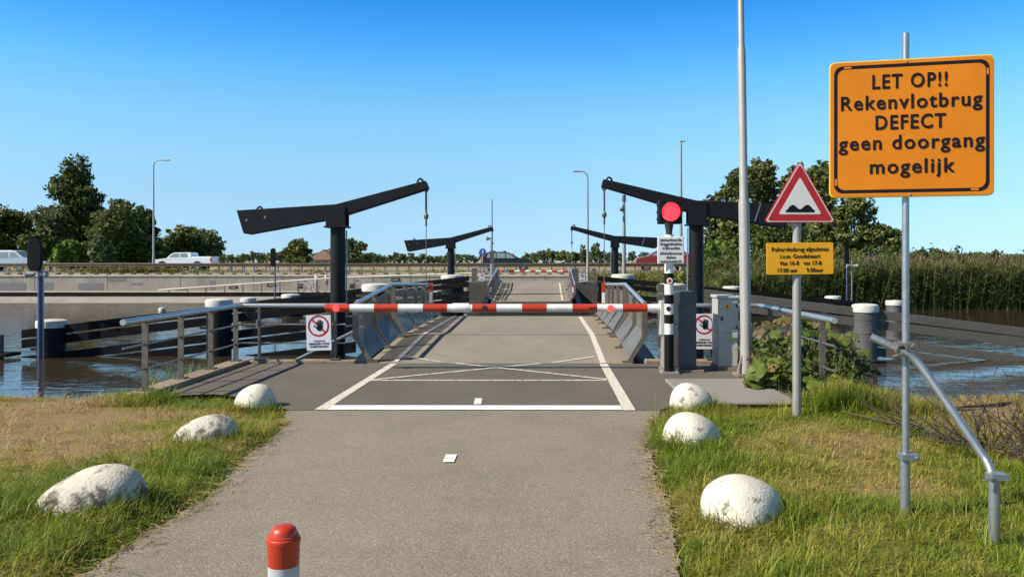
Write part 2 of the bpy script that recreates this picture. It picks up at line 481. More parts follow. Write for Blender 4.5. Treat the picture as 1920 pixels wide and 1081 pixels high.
M['amber'] = mat('amber_marker', (.85,.25,.02), .3)
M['blue_sign'] = mat('blue_sign_film', (.03,.10,.35), .4)
M['signal_blue'] = mat('blue_pole_paint', (.07,.085,.19), .4, var=.1)
M['roof_tile'] = mat('roof_tile', (.15,.085,.06), .8, var=.2, vscale=3)
M['brick'] = mat('house_brick', (.26,.17,.12), .85, var=.15, vscale=4)
M['skin'] = mat('skin', (.48,.30,.21), .55)
M['hair'] = mat('hair_dark', (.02,.015,.012), .6)
M['shirt'] = mat('white_shirt', (.74,.74,.80), .8)
M['jeans'] = mat('light_jeans', (.26,.34,.47), .85, var=.1, vscale=20)
M['shorts'] = mat('dark_shorts', (.05,.04,.045), .85)
M['rail_cream'] = mat('cream_handrail', (.66,.60,.47), .5, var=.06)
M['timber_dark'] = mat('tarred_timber', (.014,.013,.012), .95, spec=.1, var=.4, vscale=2)

def water_mat():
    m = bpy.data.materials.new('canal_water'); m.use_nodes = True
    nt = m.node_tree; b = nt.nodes['Principled BSDF']; L = nt.links.new
    b.inputs['Base Color'].default_value = (.040, .031, .019, 1)
    b.inputs['Roughness'].default_value = .05
    b.inputs['IOR'].default_value = 1.333
    b.inputs['Specular IOR Level'].default_value = .6
    co = nt.nodes.new('ShaderNodeTexCoord')
    mp = nt.nodes.new('ShaderNodeMapping'); mp.inputs['Scale'].default_value = (.55, 1.0, 1); mp.inputs['Rotation'].default_value = (0, 0, R(12))
    L(co.outputs['Object'], mp.inputs[0])
    n1 = nt.nodes.new('ShaderNodeTexNoise'); n1.inputs['Scale'].default_value = 1.5; n1.inputs['Detail'].default_value = 3; n1.inputs['Distortion'].default_value = .5
    n2 = nt.nodes.new('ShaderNodeTexNoise'); n2.inputs['Scale'].default_value = 5.5; n2.inputs['Detail'].default_value = 3
    L(mp.outputs[0], n1.inputs['Vector']); L(mp.outputs[0], n2.inputs['Vector'])
    mul = nt.nodes.new('ShaderNodeMath'); mul.operation = 'MULTIPLY_ADD'; mul.inputs[1].default_value = .30
    L(n2.outputs['Fac'], mul.inputs[0]); L(n1.outputs['Fac'], mul.inputs[2])
    bp = nt.nodes.new('ShaderNodeBump'); bp.inputs['Strength'].default_value = 1.0; bp.inputs['Distance'].default_value = .019
    L(mul.outputs[0], bp.inputs['Height']); L(bp.outputs[0], b.inputs['Normal'])
    return m
M['water'] = water_mat()

# ------------------------------------------------------------------ layout numbers (metres)
WATER = -1.25
AX = -0.735                     # centre line of the path and bridge
EDGE_Y, FRONT_Y = 9.15, 13.35   # where the dark apron starts, where the abutment ends
KL, KR = -4.9, 3.45             # kerbs of the apron
WALL_Y, WALL_TOP, WALK_Z = 68.0, .52, -.78
WALL_X1 = 2.9
ROAD_Z, ROAD_Y0, ROAD_Y1 = .80, 71.6, 79.6

path_poly = [(-2.30,1.0),(-2.38,3.0),(-2.44,4.3),(-2.42,5.0),(-2.36,5.8),(-2.46,6.5),(-2.55,7.2),(-2.60,7.8),(-2.72,8.6),(-2.85,EDGE_Y),
             (1.27,EDGE_Y),(1.13,8.4),(.98,7.6),(.92,7.1),(.86,6.5),(.83,6.1),(.85,5.7),(.80,5.2),(.74,4.6),(.70,4.3),(.66,3.2),(.62,1.0)]
apron_poly = [(-4.78,FRONT_Y-.06),(-4.78,10.1),(-4.1,10.25),(-3.4,9.85),(-2.85,EDGE_Y),(1.27,EDGE_Y),(1.55,9.5),(3.34,9.5),(3.34,FRONT_Y-.06)]

def ragged(poly, step=.12, amp=.05, seed=1, keep=()):
    rng = random.Random(seed); out = []
    n = len(poly)
    for i in range(n):
        a, b = Vector(poly[i]), Vector(poly[(i+1) % n])
        d = b - a; k = max(1, int(d.length / step)); nrm = Vector((-d.y, d.x)).normalized()
        for j in range(k):
            p = a + d * (j / k)
            if not (i in keep) and j: p += nrm * rng.uniform(-amp, amp)
            out.append((p.x, p.y))
    return out

def inside(poly, x, y):
    poly = np.array(poly); c = np.zeros(len(x), bool); j = len(poly) - 1
    for i in range(len(poly)):
        xi, yi = poly[i]; xj, yj = poly[j]
        t = ((yi > y) != (yj > y)) & (x < (xj - xi) * (y - yi) / (yj - yi + 1e-12) + xi)
        c ^= t; j = i
    return c

# value noise in numpy, for the lie of dry and green grass
_rng = np.random.default_rng(3)
_tab = _rng.random((256, 256))
def vnoise(x, y):
    xi, yi = np.floor(x).astype(int), np.floor(y).astype(int)
    fx, fy = x - xi, y - yi
    fx = fx*fx*(3-2*fx); fy = fy*fy*(3-2*fy)
    g = lambda a, b: _tab[a % 256, b % 256]
    return (g(xi,yi)*(1-fx)+g(xi+1,yi)*fx)*(1-fy) + (g(xi,yi+1)*(1-fx)+g(xi+1,yi+1)*fx)*fy
def fbm(x, y):
    return .5*vnoise(x, y) + .3*vnoise(x*2.1+7, y*2.1+3) + .2*vnoise(x*4.3+1, y*4.3+9)
def bump_at(x, y, cx, cy, rx, ry):
    return np.exp(-(((x-cx)/rx)**2 + ((y-cy)/ry)**2))
def dryness(x, y):
    d = .30 + (fbm(x*1.1+40, y*1.1+11) - .5) * 1.5
    left = x < -1
    d = d + np.where(left, .75*bump_at(x,y,-6.1,9.0,2.6,1.6) + .55*bump_at(x,y,-4.6,7.4,1.0,.9) - .30*bump_at(x,y,-2.9,6.6,.8,4.0) - .6*bump_at(x,y,-4.4,9.9,.8,.5), 0)
    d = d + np.where(~left, .55*bump_at(x,y,2.75,7.7,.8,.7) + .6*bump_at(x,y,4.3,9.6,1.5,.6) + .15*bump_at(x,y,2.6,5.6,1.0,.8) - .25*bump_at(x,y,1.2,6.8,.7,2.0), 0)
    return np.clip(d, 0, 1)

# ------------------------------------------------------------------ ground: one sheet to the horizon
def hgt(x, y):
    z = np.zeros_like(x)
    near = y < 30
    t = np.clip((y - 10.35) / 2.6, 0, 1)
    zn = (fbm(x*.8, y*.8) - .5) * .10 * np.clip((np.abs(x - AX) - 2.0) / 1.2, 0, 1) - .03
    ex = np.where(x < AX, -2.5 - x, x - .95)
    zn = zn + .075*np.clip(ex/.18, 0, 1)*np.clip((2.2-ex)/1.6, 0, 1)*(.4+1.1*vnoise(x*2.3+9, y*2.3+4))*np.clip((8.75-y)/.5, 0, 1)
    zn = zn - t * 2.4
    far_left = x < WALL_X1
    y0 = np.where(x > 11, 49.5, 53.5); y1 = np.where(x > 11, 60.0, 66.0)
    tr = np.clip((y - y0) / (y1 - y0), 0, 1)
    zr = -2.5 + tr * 3.2
    zl = np.where(y < 68.05, -2.5, .60)
    zf = np.where(far_left, zl, zr)
    verge = np.clip((y - 68.0) / 2.5, 0, 1)
    zf = np.where(y > 68.1, .48 + verge * .28, zf)
    zf = np.where(y > 82, .76 - np.clip((y - 82) / 30, 0, 1) * .50, zf)
    z = np.where(near, zn, zf)
    return z
gx = np.concatenate([np.array([-6000,-2500,-1000,-450,-220,-120,-70,-45,-28,-19,-14]), np.arange(-11, 7.01, .14), np.array([7.6,8.5,9.6,11,13,16,20,26,34,45,70,120,220,450,1000,2500,6000]), np.array([WALL_X1-.01, WALL_X1+.01])])
gy = np.concatenate([np.array([-40,-15,-4,0,1.2]), np.arange(2, 13.3, .14), np.array([14,20,29.9,30.1,40,48,49.5,51,52.5,53.5,55,57,59,60,62,64,66,68.04,68.12,69,70,71,75,80,82,85,90,100,112,140,200,320,600,1200,2500,6000])])
gx = np.unique(gx); gy = np.unique(gy)
XX, YY = np.meshgrid(gx, gy)
ZZ = hgt(XX, YY)
def veg_col(d, j):
    """d dryness 0..1, j random 0..1 -> colour"""
    g = np.stack([.118 + .150*j**2, .180 + .150*j**2, .011 + .022*j**2], -1)
    y_ = np.stack([.28 + .17*j, .25 + .13*j, .05 + .035*j], -1)
    b_ = np.stack([.38 + .22*j, .26 + .15*j, .13 + .08*j], -1)
    d = d[..., None]
    return np.where(d < .5, g + (y_ - g) * (d / .5) ** 1.3, y_ + (b_ - y_) * ((d - .5) / .5))
dd = dryness(XX, YY)
gc = veg_col(dd, np.full(XX.shape, .15)) * .5
far_c = np.stack([.085 + .05*vnoise(XX*.02, YY*.05), .105 + .045*vnoise(XX*.02+5, YY*.05), .030 + 0*XX], -1)
tan_c = np.stack([.26 + 0*XX, .21 + 0*XX, .10 + 0*XX], -1)
gc = np.where((YY > 30)[..., None], far_c, gc)
gc = np.where(((YY > 80) & (YY < 125))[..., None], np.stack([.10+0*XX, .165+0*XX, .018+0*XX], -1), gc)
gc = np.where((YY > 135)[..., None], tan_c, gc)
gc = np.where(((YY > 68.06) & (YY < 71.2) & (XX < WALL_X1+6))[..., None], np.stack([.25+0*XX, .21+0*XX, .145+0*XX], -1), gc)
gc = np.where(((YY > 13.5) & (YY < 54))[..., None], np.stack([.03+0*XX, .024+0*XX, .015+0*XX], -1), gc)
nx, ny = len(gx), len(gy)
idx = np.arange(nx*ny).reshape(ny, nx)
Q = np.stack([idx[:-1,:-1], idx[:-1,1:], idx[1:,1:], idx[1:,:-1]], -1).reshape(-1, 4)
g = np_mesh('ground', np.stack([XX, YY, ZZ], -1).reshape(-1, 3), Q, M['ground'], col=gc.reshape(-1, 3), smooth=True)
tag(g, kind='structure')

wmb = MB(); wmb.add([(-400,10.5,WATER),(400,10.5,WATER),(400,67.5,WATER),(-400,67.5,WATER)], [(0,1,2,3)])
tag(wmb.build('canal_water', M['water']), kind='structure')

def sheet(name, poly, z, m):
    b = MB(); b.add([(x, y, z) for x, y in poly], [tuple(range(len(poly)))])
    return tag(b.build(name, m), kind='structure')
sheet('asphalt_path', ragged(path_poly, step=.05, amp=.018, seed=4, keep=(9, 21)), .004, M['asphalt_path'])
sheet('asphalt_apron', apron_poly, .008, M['asphalt_dark'])

# abutment body below the apron, with kerbs
ab = MB()
ab.box(KL-.12, KR+.12, 10.6, FRONT_Y+.15, -2.4, -.02)
o = ab.build('bridge_abutment', M['concrete_dark'], bevel=.02)
tag(o, kind='structure')
def kerb_run(name, pts, label):
    b = MB()
    for (x0, x1, y0, y1, z1) in pts: b.box(x0, x1, y0, y1, -.3, z1)
    return tag(b.build(name, M['kerb'], bevel=.02), kind='structure')
kerb_run('apron_kerb', [(KL-.16, KL+.13, 9.98, FRONT_Y+.17, .07), (KL+.133, -3.05, FRONT_Y-.05, FRONT_Y+.17, .065),
                       (KR-.13, KR+.16, 9.98, FRONT_Y+.17, .07), (1.62, KR-.133, FRONT_Y-.05, FRONT_Y+.17, .065)], '')

# painted markings
def quad_mark(b, pts, z=.013):
    b.add([(x, y, z) for x, y in pts], [tuple(range(len(pts)))])
pm = MB(); pe = MB()
quad_mark(pm, [(-2.42,9.15),(.86,9.15),(.86,9.42),(-2.42,9.44)])
quad_mark(pe, [(.865,9.12),(1.0,9.12),(1.0,13.28),(.875,13.28)])
quad_mark(pe, [(-2.555,9.15),(-2.425,9.15),(-2.38,13.28),(-2.49,13.28)])
def gq(*p): return [(G(a, c).x, G(a, c).y) for a, c in p]
quad_mark(pm, gq((830,868),(851,868),(857,854),(836,854)))
quad_mark(pm, gq((888,759),(902,759),(904,748),(891,748)))
tag(pm.build('road_markings', M['paint']), kind='structure')
tag(pe.build('edge_markings', M['paint_side']), kind='structure')
wm = MB()
def strip(b, a, c, wd, z=.013):
    a, c = Vector(a), Vector(c); d = (c - a).normalized(); n = Vector((-d.y, d.x)) * wd / 2
    b.add([(a.x-n.x,a.y-n.y,z),(c.x-n.x,c.y-n.y,z),(c.x+n.x,c.y+n.y,z),(a.x+n.x,a.y+n.y,z)], [(0,1,2,3)])
def gp(a, c): q = G(a, c); return (q.x, q.y)
strip(wm, (-2.40,11.42), (.86,11.42), .09)
def strip3(b, a, c, wd):
    d = Vector((c[0]-a[0], c[1]-a[1])).normalized(); n = Vector((-d.y, d.x))*wd/2
    b.add([(a[0]-n.x,a[1]-n.y,a[2]),(c[0]-n.x,c[1]-n.y,c[2]),(c[0]+n.x,c[1]+n.y,c[2]),(a[0]+n.x,a[1]+n.y,a[2])], [(0,1,2,3)])
def cross(x0, x1, z):
    y0, y1, ym = 11.46, 14.05, 13.30
    u = (ym-y0)/(y1-y0); v = (13.45-y0)/(y1-y0); X_ = lambda f: x0 + (x1-x0)*f
    strip3(wm, (x0,y0,z), (X_(u),ym,z), .09)
    strip3(wm, (X_(v),13.45,z-.013+.005), (x1,y1,z-.013+(y1-13.4)*.0563+.004), .09)
cross(-2.40, .88, .016); cross(.88, -2.40, .019)
tag(wm.build('worn_markings', M['paint_worn']), kind='structure')

# metal tread plate beside the cabinet
tp = thing('tread_plate', (2.25, 10.5, 0), 'pale grey metal tread plate lying beside the lamp mast, flush with the apron', 'hatch cover')
b = MB(); b.box(1.66, 2.92, 9.55, 11.45, .0, .03); b.build('plate', M['tread'], tp, bevel=.006)
# ------------------------------------------------------------------ far bank, left: revetment, walkway, wall, main road
XL = -150
b = MB(); b.prism_x([(55.0,-2.6),(55.8,WATER-.12),(63.0,-.98),(63.0,-2.6)], XL, WALL_X1-9)
tag(b.build('revetment_slope', M['concrete_wall']), kind='structure')
b = MB(); b.box(XL, WALL_X1-7, 63.005, WALL_Y-.005, -2.6, WALK_Z)
tag(b.build('walkway', M['concrete']), kind='structure')
# tarred timber edge
tb = thing('timber_edge', (-40, 62.9, WATER), 'long black tarred timber edge along the far walkway above the water', 'quay edge')
b = MB(); b.box(XL, WALL_X1-9, 62.6, 62.99, -1.02, -.69); b.build('waling', M['timber_dark'], tb)
wl = thing('retaining_wall', (-40, WALL_Y, WALK_Z), 'long grey concrete retaining wall below the main road, with painted-over patches', 'wall')
b = MB(); b.box(XL, WALL_X1, WALL_Y, WALL_Y+.4, -2.6, WALL_TOP-.12); b.build('wall_face', M['concrete_wall'], wl)
b = MB()
xx = XL
while xx < WALL_X1 - 1:
    x2 = min(xx + 2.98, WALL_X1); b.box(xx, x2, WALL_Y-.06, WALL_Y+.55, WALL_TOP-.117, WALL_TOP+.02); xx += 3.0
b.build('coping', M['wall_cap'], wl, bevel=.02)
for (a0, a1, c0, c1) in [(0,49,530,544),(80,100,529,543),(147,194,531,543),(203,236,521,527),(247,267,530,534),(393,404,526,544),(330,352,541,545)]:
    p0, p1 = P(a0, c1, WALL_Y), P(a1, c0, WALL_Y)
    b = MB(); b.box(p0.x, p1.x, WALL_Y-.012, WALL_Y-.002, max(p0.z, WALK_Z+.02), p1.z); b.build('paint_patch', M['wall_patch'], wl)
for xj in range(-60, 2, 6):
    b = MB(); b.box(xj-.02, xj+.02, WALL_Y-.006, WALL_Y-.001, WALK_Z+.01, WALL_TOP-.125); b.build('joint', M['concrete_dark'], wl)
# small dark plates along the top of the wall (drain mouths)
b = MB()
for i in range(46):
    x = -46 + i * 1.05; b.box(x, x+.32, WALL_Y+.75, WALL_Y+1.0, .52, .70)
tag(b.build('drain_kerb_blocks', M['concrete_dark'], bevel=.03), kind='structure')
b = MB(); b.box(-900, 900, ROAD_Y0, ROAD_Y1, .6, ROAD_Z)
tag(b.build('main_road', M['road']), kind='structure')
b = MB()
for y in (ROAD_Y0+.35, ROAD_Y1-.35): b.add([(-900,y-.08,ROAD_Z+.005),(900,y-.08,ROAD_Z+.005),(900,y+.08,ROAD_Z+.005),(-900,y+.08,ROAD_Z+.005)], [(0,1,2,3)])
for i in range(-40, 40):
    x = i*12.0; b.add([(x,75.54,ROAD_Z+.005),(x+3,75.54,ROAD_Z+.005),(x+3,75.66,ROAD_Z+.005),(x,75.66,ROAD_Z+.005)], [(0,1,2,3)])
tag(b.build('main_road_markings', M['paint']), kind='structure')
# guard rail
def wprof(y, z):
    return [(y, z), (y-.03, z+.02), (y-.08, z+.07), (y-.03, z+.13), (y-.03, z+.17), (y-.08, z+.23), (y-.03, z+.29), (y, z+.31), (y+.02, z+.31), (y+.02, z)]
def guard_rail(x0, x1, y, z, label, n, span):
    t = thing('guard_rail', (0, y, z), label, 'guard rail')
    b = MB(); b.prism_x(wprof(y, z+.42), x0, x1); b.build('rail_beam', M['rail_rust'], t)
    for i in range(n):
        x = span[0] + (span[1]-span[0]) * i / (n-1)
        b = MB(); b.box(x-.05, x+.05, y+.022, y+.10, z-.1, z+.72); b.build('post', M['steel'], t)
guard_rail(-300, 300, 70.2, .78, 'long weathered steel guard rail on posts along the near edge of the main road', 92, (-52, 40))
t = guard_rail(-300, -27, 81.0, .78, 'pale steel guard rail on the far side of the main road behind the cars', 40, (-75, -27))

# ------------------------------------------------------------------ floating-bridge leaf: ramp plate and lifted leaf
def leaf(root_y, sgn, z0, z1, z2, label, railmat):
    """hinge at root_y, runs sgn*Y for 3.2 + 6 m; deck heights z0 (hinge), z1 (fold), z2 (tip)"""
    t = thing('bridge_leaf', (AX, root_y, z0), label, 'bridge leaf', None)
    ys = [root_y + sgn*.02, root_y + sgn*3.2, root_y + sgn*9.2]
    zs = [z0, z1, z2]
    def dz(y):
        u = abs(y - root_y)
        return z0 + (z1-z0)*u/3.2 if u < 3.2 else z1 + (z2-z1)*(u-3.2)/6.0
    def slab(xa, xb, top, th, mm, name, y_list=None):
        b = MB(); L_ = y_list or ys
        for ya, yb in zip(L_[:-1], L_[1:]):
            b.prism_x([(ya, dz(ya)+top-th), (yb, dz(yb)+top-th), (yb, dz(yb)+top), (ya, dz(ya)+top)], xa, xb)
        return b.build(name, mm, t)
    slab(AX-1.80, AX+1.80, .0, .16, M['asphalt_deck'], 'deck')
    slab(AX-2.16, AX-1.803, -.004, .15, M['asphalt_rust'], 'edge_strip')
    slab(AX+1.803, AX+2.16, -.004, .15, M['asphalt_rust'], 'edge_strip')
    # raised white edge bars
    slab(AX-1.745, AX-1.665, .016, .014, M['paint_side'], 'edge_bar', [ys[0]+sgn*.1, ys[1], ys[2]-sgn*.1])
    slab(AX+1.63, AX+1.73, .008, .006, M['paint_side'], 'edge_line', [ys[0], ys[1], ys[2]-sgn*.4])
    b = MB(); b.box(AX-2.16, AX+2.16, ys[1]-.02, ys[1]+.02, z1-.10, z1+.006); b.build('fold_joint', M['steel_dark'], t)
    # steel beams below and tip plate
    b = MB()
    for x in (AX-1.95, AX-.65, AX+.65, AX+1.95):
        for ya, yb in zip(ys[:-1], ys[1:]):
            b.prism_x([(ya, dz(ya)-.55), (yb, dz(yb)-.55), (yb, dz(yb)-.162), (ya, dz(ya)-.162)], x-.09, x+.09)
    b.build('deck_girder', M['dark_blue'], t)
    for x in (AX-2.62, AX+2.62):
        b = MB()
        for ya, yb in zip(ys[:-1], ys[1:]): b.prism_x([(ya+sgn*.2, dz(ya)-.75), (yb, dz(yb)-.75), (yb, dz(yb)-.22), (ya+sgn*.2, dz(ya)-.22)], x-.14, x+.14)
        b.build('side_girder', M['dark_blue'], t)
    b = MB(); ye = ys[2]; b.box(AX-2.2, AX+2.2, min(ye, ye+sgn*.05)+.001*sgn, max(ye, ye+sgn*.05)+.001*sgn, z2-.34, z2-.02); b.build('tip_plate', M['steel_dark'], t)
    for sx in (-1, 1):
        rl = MB(); xo = AX + sx*2.36; xi = AX + sx*2.09
        # handrail
        pts = [(xo, root_y+sgn*.1, dz(root_y+sgn*.1)+.955), (xo, root_y+sgn*3.0, dz(root_y+sgn*3.0)+1.0), (xo, root_y+sgn*3.3, dz(root_y+sgn*3.3)+1.01), (xo, root_y+sgn*9.25, z2+.86)]
        hr = MB(); hr.tube(pts, .036, 12)
        rail = hr.build('railing', M['steel_rail'], t, smooth=40)
        us = [.12, 1.6, 2.95, 3.45, 4.9, 6.35, 7.6, 9.1]
        def top_at(u):
            if u < 3.0: return dz(root_y+sgn*u) + .955 + .045*u/3
            return dz(root_y+sgn*u) + 1.01 + (.86-1.01)*(u-3.3)/5.95
        for u in us:
            y = root_y + sgn*u; zt = top_at(u) - .03; zd = dz(y); zk = zd + .42
            b = MB()
            th = .045
            b.prism_x([(y-th,zk),(y+th,zk),(y+th,zt),(y-th,zt)], xo-.045, xo+.045)
            # slanted lower leg
            b.add([(xo-.045,y-th,zk),(xo+.045,y-th,zk),(xo+.045,y+th,zk),(xo-.045,y+th,zk),
                   (xi-.04,y-th,zd-.02),(xi+.04,y-th,zd-.02),(xi+.04,y+th,zd-.02),(xi-.04,y+th,zd-.02)],
                  [(0,1,5,4),(1,2,6,5),(2,3,7,6),(3,0,4,7),(4,5,6,7)])
            b.box(xi-.09, xi+.09, y-.06, y+.06, zd+.001, zd+.022)
            b.build('post', M['steel_dark'], rail)
        for ua, ub in zip(us[:-1], us[1:]):
            if ub - ua < .7: continue
            ya, yb = root_y+sgn*(ua+.04), root_y+sgn*(ub-.04)
            b = MB(); d = sx*.022; e = sx*.034
            A = lambda x, y, z: (x, y, z)
            za, zb = dz(ya), dz(yb); ta, tb_ = top_at(ua)-.12, top_at(ub)-.12
            for off in (d, e):
                b.add([(xo+off,ya,za+.42),(xo+off,yb,zb+.42),(xo+off,yb,tb_),(xo+off,ya,ta)], [(0,1,2,3)])
                b.add([(xi+off,ya,za+.07),(xi+off,yb,zb+.07),(xo+off,yb,zb+.42),(xo+off,ya,za+.42)], [(0,1,2,3)])
            b.add([(xo+d,ya,ta),(xo+d,yb,tb_),(xo+e,yb,tb_),(xo+e,ya,ta)], [(0,1,2,3)])
            b.build('panel', railmat, rail)
        # red and white marker post at the tip
        y = root_y + sgn*8.35; zd = dz(y)
        mk = MB(); xm = xo - sx*.09
        mk.box(xm-.04, xm+.04, y-.03, y+.03, zd+.05, zd+.92)
        mp = mk.build('marker_post', M['white'], t)
        r_ = MB()
        for za, zb in ((.68,.925),(.14,.40)): r_.box(xm-.044, xm+.044, y-.034, y+.034, zd+za, zd+zb)
        r_.build('red_band', M['red'], mp)
    return t
leaf(FRONT_Y+.05, 1, .0, .18, .16, 'near lifted bridge leaf with tan asphalt deck and bent steel railings', M['panel'])
leaf(53.9, -1, .26, -.08, -.50, 'far bridge leaf beyond the gap, its deck sloping down towards us', M['panel'])

# ------------------------------------------------------------------ balance arms
NY = 22.0
def arm(px_poly, col, head, tip, lugs, Y, right, label, dzz=0.0, zfoot=-2.0, copy=None):
    x0 = PX((col[0]+col[1])/2, NY)
    t = thing('balance_beam', (x0, NY, WATER), label, 'balance beam')
    pts = [(PX(a, NY), PZ(c, NY)) for a, c in px_poly]
    b = MB(); b.prism(pts, NY-.19, NY+.19); bm_ = b.build('beam', M['dark_blue'], t, bevel=.012)
    b = MB(); b.tube([(x0, NY, zfoot), (x0, NY, PZ(head[3], NY))], .195, 24); b.build('column', M['dark_blue'], t, smooth=40)
    hb = MB(); hx0, hx1 = PX(head[0], NY), PX(head[1], NY); zt, zb = PZ(head[2], NY), PZ(head[3], NY)
    hb.box(hx0, hx1, NY-.23, NY-.192, zb, zt-.02); hb.box(hx0, hx1, NY+.192, NY+.23, zb, zt-.02)
    hb.box(hx0-.04, hx1+.04, NY-.27, NY+.27, zb-.045, zb)
    hb.build('fork_head', M['dark_blue'], t, bevel=.008)
    for (a, c) in lugs:
        b = MB(); q = P(a, c, NY)
        n = 14; vv = []
        for k in range(n+1):
            g_ = math.pi * k / n - .0
            vv.append(Vector((q.x + .075*math.cos(g_), NY, q.z - .02 + .11*math.sin(g_))))
        b.tube(vv, .026, 8); b.build('lifting_lug', M['dark_blue'], bm_, smooth=50)
    tx, tz = PX(tip[0], NY), PZ(tip[1], NY)
    b = MB()
    b.tube([(tx, NY, tz), (tx, NY, tz-.62)], .028, 8)
    b.lathe((tx, NY, tz-.78), [(.025,0),(.06,.05),(.065,.12),(.03,.18)], 12)
    b.tube([(tx, NY, tz-.70), (tx, NY, tz-.95)], .026, 8)
    b.tube([(tx, NY, tz-.95), (tx, NY, .42)], .0125, 6)
    b.ring_y((tx, NY, tz+.02), .02, .07, -.03, .03, 14)
    b.build('hanger_rod', M['steel_dark'], t, smooth=40)
    # ladder conduit on the column
    b = MB(); s_ = -1 if right else 1
    b.tube([(x0+s_*.235, NY-.02, .2), (x0+s_*.235, NY-.02, zb-.1)], .02, 8); b.build('conduit', M['galv'], t)
    # weld seam plates
    b = MB()
    sp = [(497,391.5,435)] if not right else []
    if right: 
        ax_, az0, az1 = PX(1420, NY), PZ(381, NY), PZ(417, NY)
        b.add([(ax_+.02,NY-.196,az0-.03),(ax_+.05,NY-.196,az0-.03),(ax_-.10,NY-.196,az1+.03),(ax_-.13,NY-.196,az1+.03)], [(0,1,2,3)])
        b.build('seam', M['galv'], bm_)
    else:
        for a, c in ((467,413),(501,408)): b.box(PX(a,NY)-.02, PX(a,NY)+.02, NY-.197, NY-.1905, PZ(c,NY)-.035, PZ(c,NY)+.035)
        b.build('bolt_plate', M['steel'], bm_)
    return t
Lpoly = [(448.1,395),(631.7,383.7),(798.9,339.7),(804.2,352.9),(790.5,358.9),(651,403.4),(615,413),(469.3,439.5),(461,437.6)]
Rpoly = [(1490,384),(1470,424.5),(1462,427),(1320,404),(1288.5,397.4),(1232.5,381.7),(1139.6,353.8),(1127.3,350.4),(1130.6,337),(1146,340),(1303,376.5)]
aL = arm(Lpoly, (620,647), (614.5,651,386,424), (799,357), [(487,394),(788,341.5)], NY, False, 'near left dark grey balance beam, its tail to the left, on a round column')
aR = arm(Rpoly, (1292,1319), (1289,1322,378,420), (1133,354), [(1142,339)], NY, True, 'near right dark grey balance beam behind the red traffic light, on a round column')
FY = 46.9
for src, dx, lab in ((aL, PX(845.5, FY) - PX(633.5, NY), 'far left dark balance beam beyond the gap, left of the dark car'), (aR, PX(1153, FY) - PX(1305.5, NY), 'far right dark balance beam beyond the gap, right of the lamp post')):
    c = copy_tree(src)
    c.location = (src.location.x + dx, FY, src.location.z - .16)
    c['label'] = lab

# ------------------------------------------------------------------ guide fenders with piles
def fender(label, x0, y0, zt0, x1, y1, zt1, rows, piles, mp, mpile, pile_r=.40, ext=0.0):
    """planks slope from the inner end (x0) to the outer end (x1)"""
    t = thing('guide_fender', (x0, y0, WATER), label, 'guide fender')
    a, c = Vector((x0, y0, 0)), Vector((x1, y1, 0))
    d = (c - a); L_ = d.length; u = d.normalized(); n = Vector((-u.y, u.x, 0))
    if n.y > 0: n = -n                      # planks on the side towards us are drawn proud of the piles
    for (ta, tb_, off) in rows:             # top and bottom below the sloping top line
        b = MB(); th = .16
        p = [a + n*off, c + n*off, c + n*(off+th), a + n*(off+th)]
        za, zb = zt0, zt1
        vv = [(p[0].x,p[0].y,za-tb_),(p[1].x,p[1].y,zb-tb_),(p[2].x,p[2].y,zb-tb_),(p[3].x,p[3].y,za-tb_),
              (p[0].x,p[0].y,za-ta),(p[1].x,p[1].y,zb-ta),(p[2].x,p[2].y,zb-ta),(p[3].x,p[3].y,za-ta)]
        b.add(vv, [(0,3,2,1),(4,5,6,7),(0,1,5,4),(1,2,6,5),(2,3,7,6),(3,0,4,7)])
        b.build('plank', mp, t, bevel=.01)
    for (f, ztop, r, side) in piles:
        q = a + d*f + n*side
        b = MB(); b.tube([(q.x,q.y,-2.6),(q.x,q.y,ztop)], r, 28)
        for zc in (-.35, -.75): 
            b.tube([(q.x,q.y,ztop+zc-.015),(q.x,q.y,ztop+zc+.015)], r+.012, 28)
        pl = b.build('pile', mpile, t, smooth=40)
        cp = MB(); cp.lathe((q.x,q.y,ztop+.002), [(r+.03,-.14),(r+.035,.02),(r+.02,.07),(r-.06,.10),(.02,.12)], 28)
        cp.build('pile_cap', M['pile_cap'], pl, smooth=35)
        bk = MB()
        for k in range(4):
            zz = ztop - .28 - .26*k
            for s_ in (-1, 1):
                bk.obox((q + u*s_*(r+.10)).to_tuple()[:2] + (zz,), .22, .06, .07, Matrix.Rotation(math.atan2(u.y, u.x), 3, 'Z'))
        bk.build('bracket', M['steel_dark'], pl)
    return t
rows = [(.0,.255,.04),(.305,.56,.04),(.82,1.07,.04),(1.12,1.37,.04),(1.62,1.95,.04)]
def xz(px, py, Y): q = P(px, py, Y); return q.x, q.z
xa, za = xz(664, 543, 25.6); xb, zb = xz(47, 617, 25.3)
Lx = lambda px, Y: (PX(px, Y) - xa) / (xb - xa)
fender('near left guide fender, dark sloping planks from the column to the left pile', xa, 25.9, za, xb, 25.3, zb, rows,
       [(Lx(709,26.6), .84, .42, -.5), (Lx(419,25.9), .40, .37, .12), (Lx(106,25.5), -.22, .40, .12)], M['plank'], M['pile'])
xa2, za2 = xz(1232, 531, 25.6); xb2, zb2 = xz(1985, 622, 24.2)
Rx = lambda px, Y: (PX(px, Y) - xa2) / (xb2 - xa2)
fender('near right guide fender of grey sloping planks reaching the right picture edge', xa2, 25.6, za2, xb2, 24.2, zb2, rows,
       [(Rx(1252,26.4), .86, .42, -.4), (Rx(1624,24.7), .28, .35, .12)], M['plank_pale'], M['pile_pale'])
xa3, za3 = xz(880, 517, 44.0); xb3, zb3 = xz(484, 563, 44.0)
L3 = lambda px: (PX(px, 44) - xa3) / (xb3 - xa3)
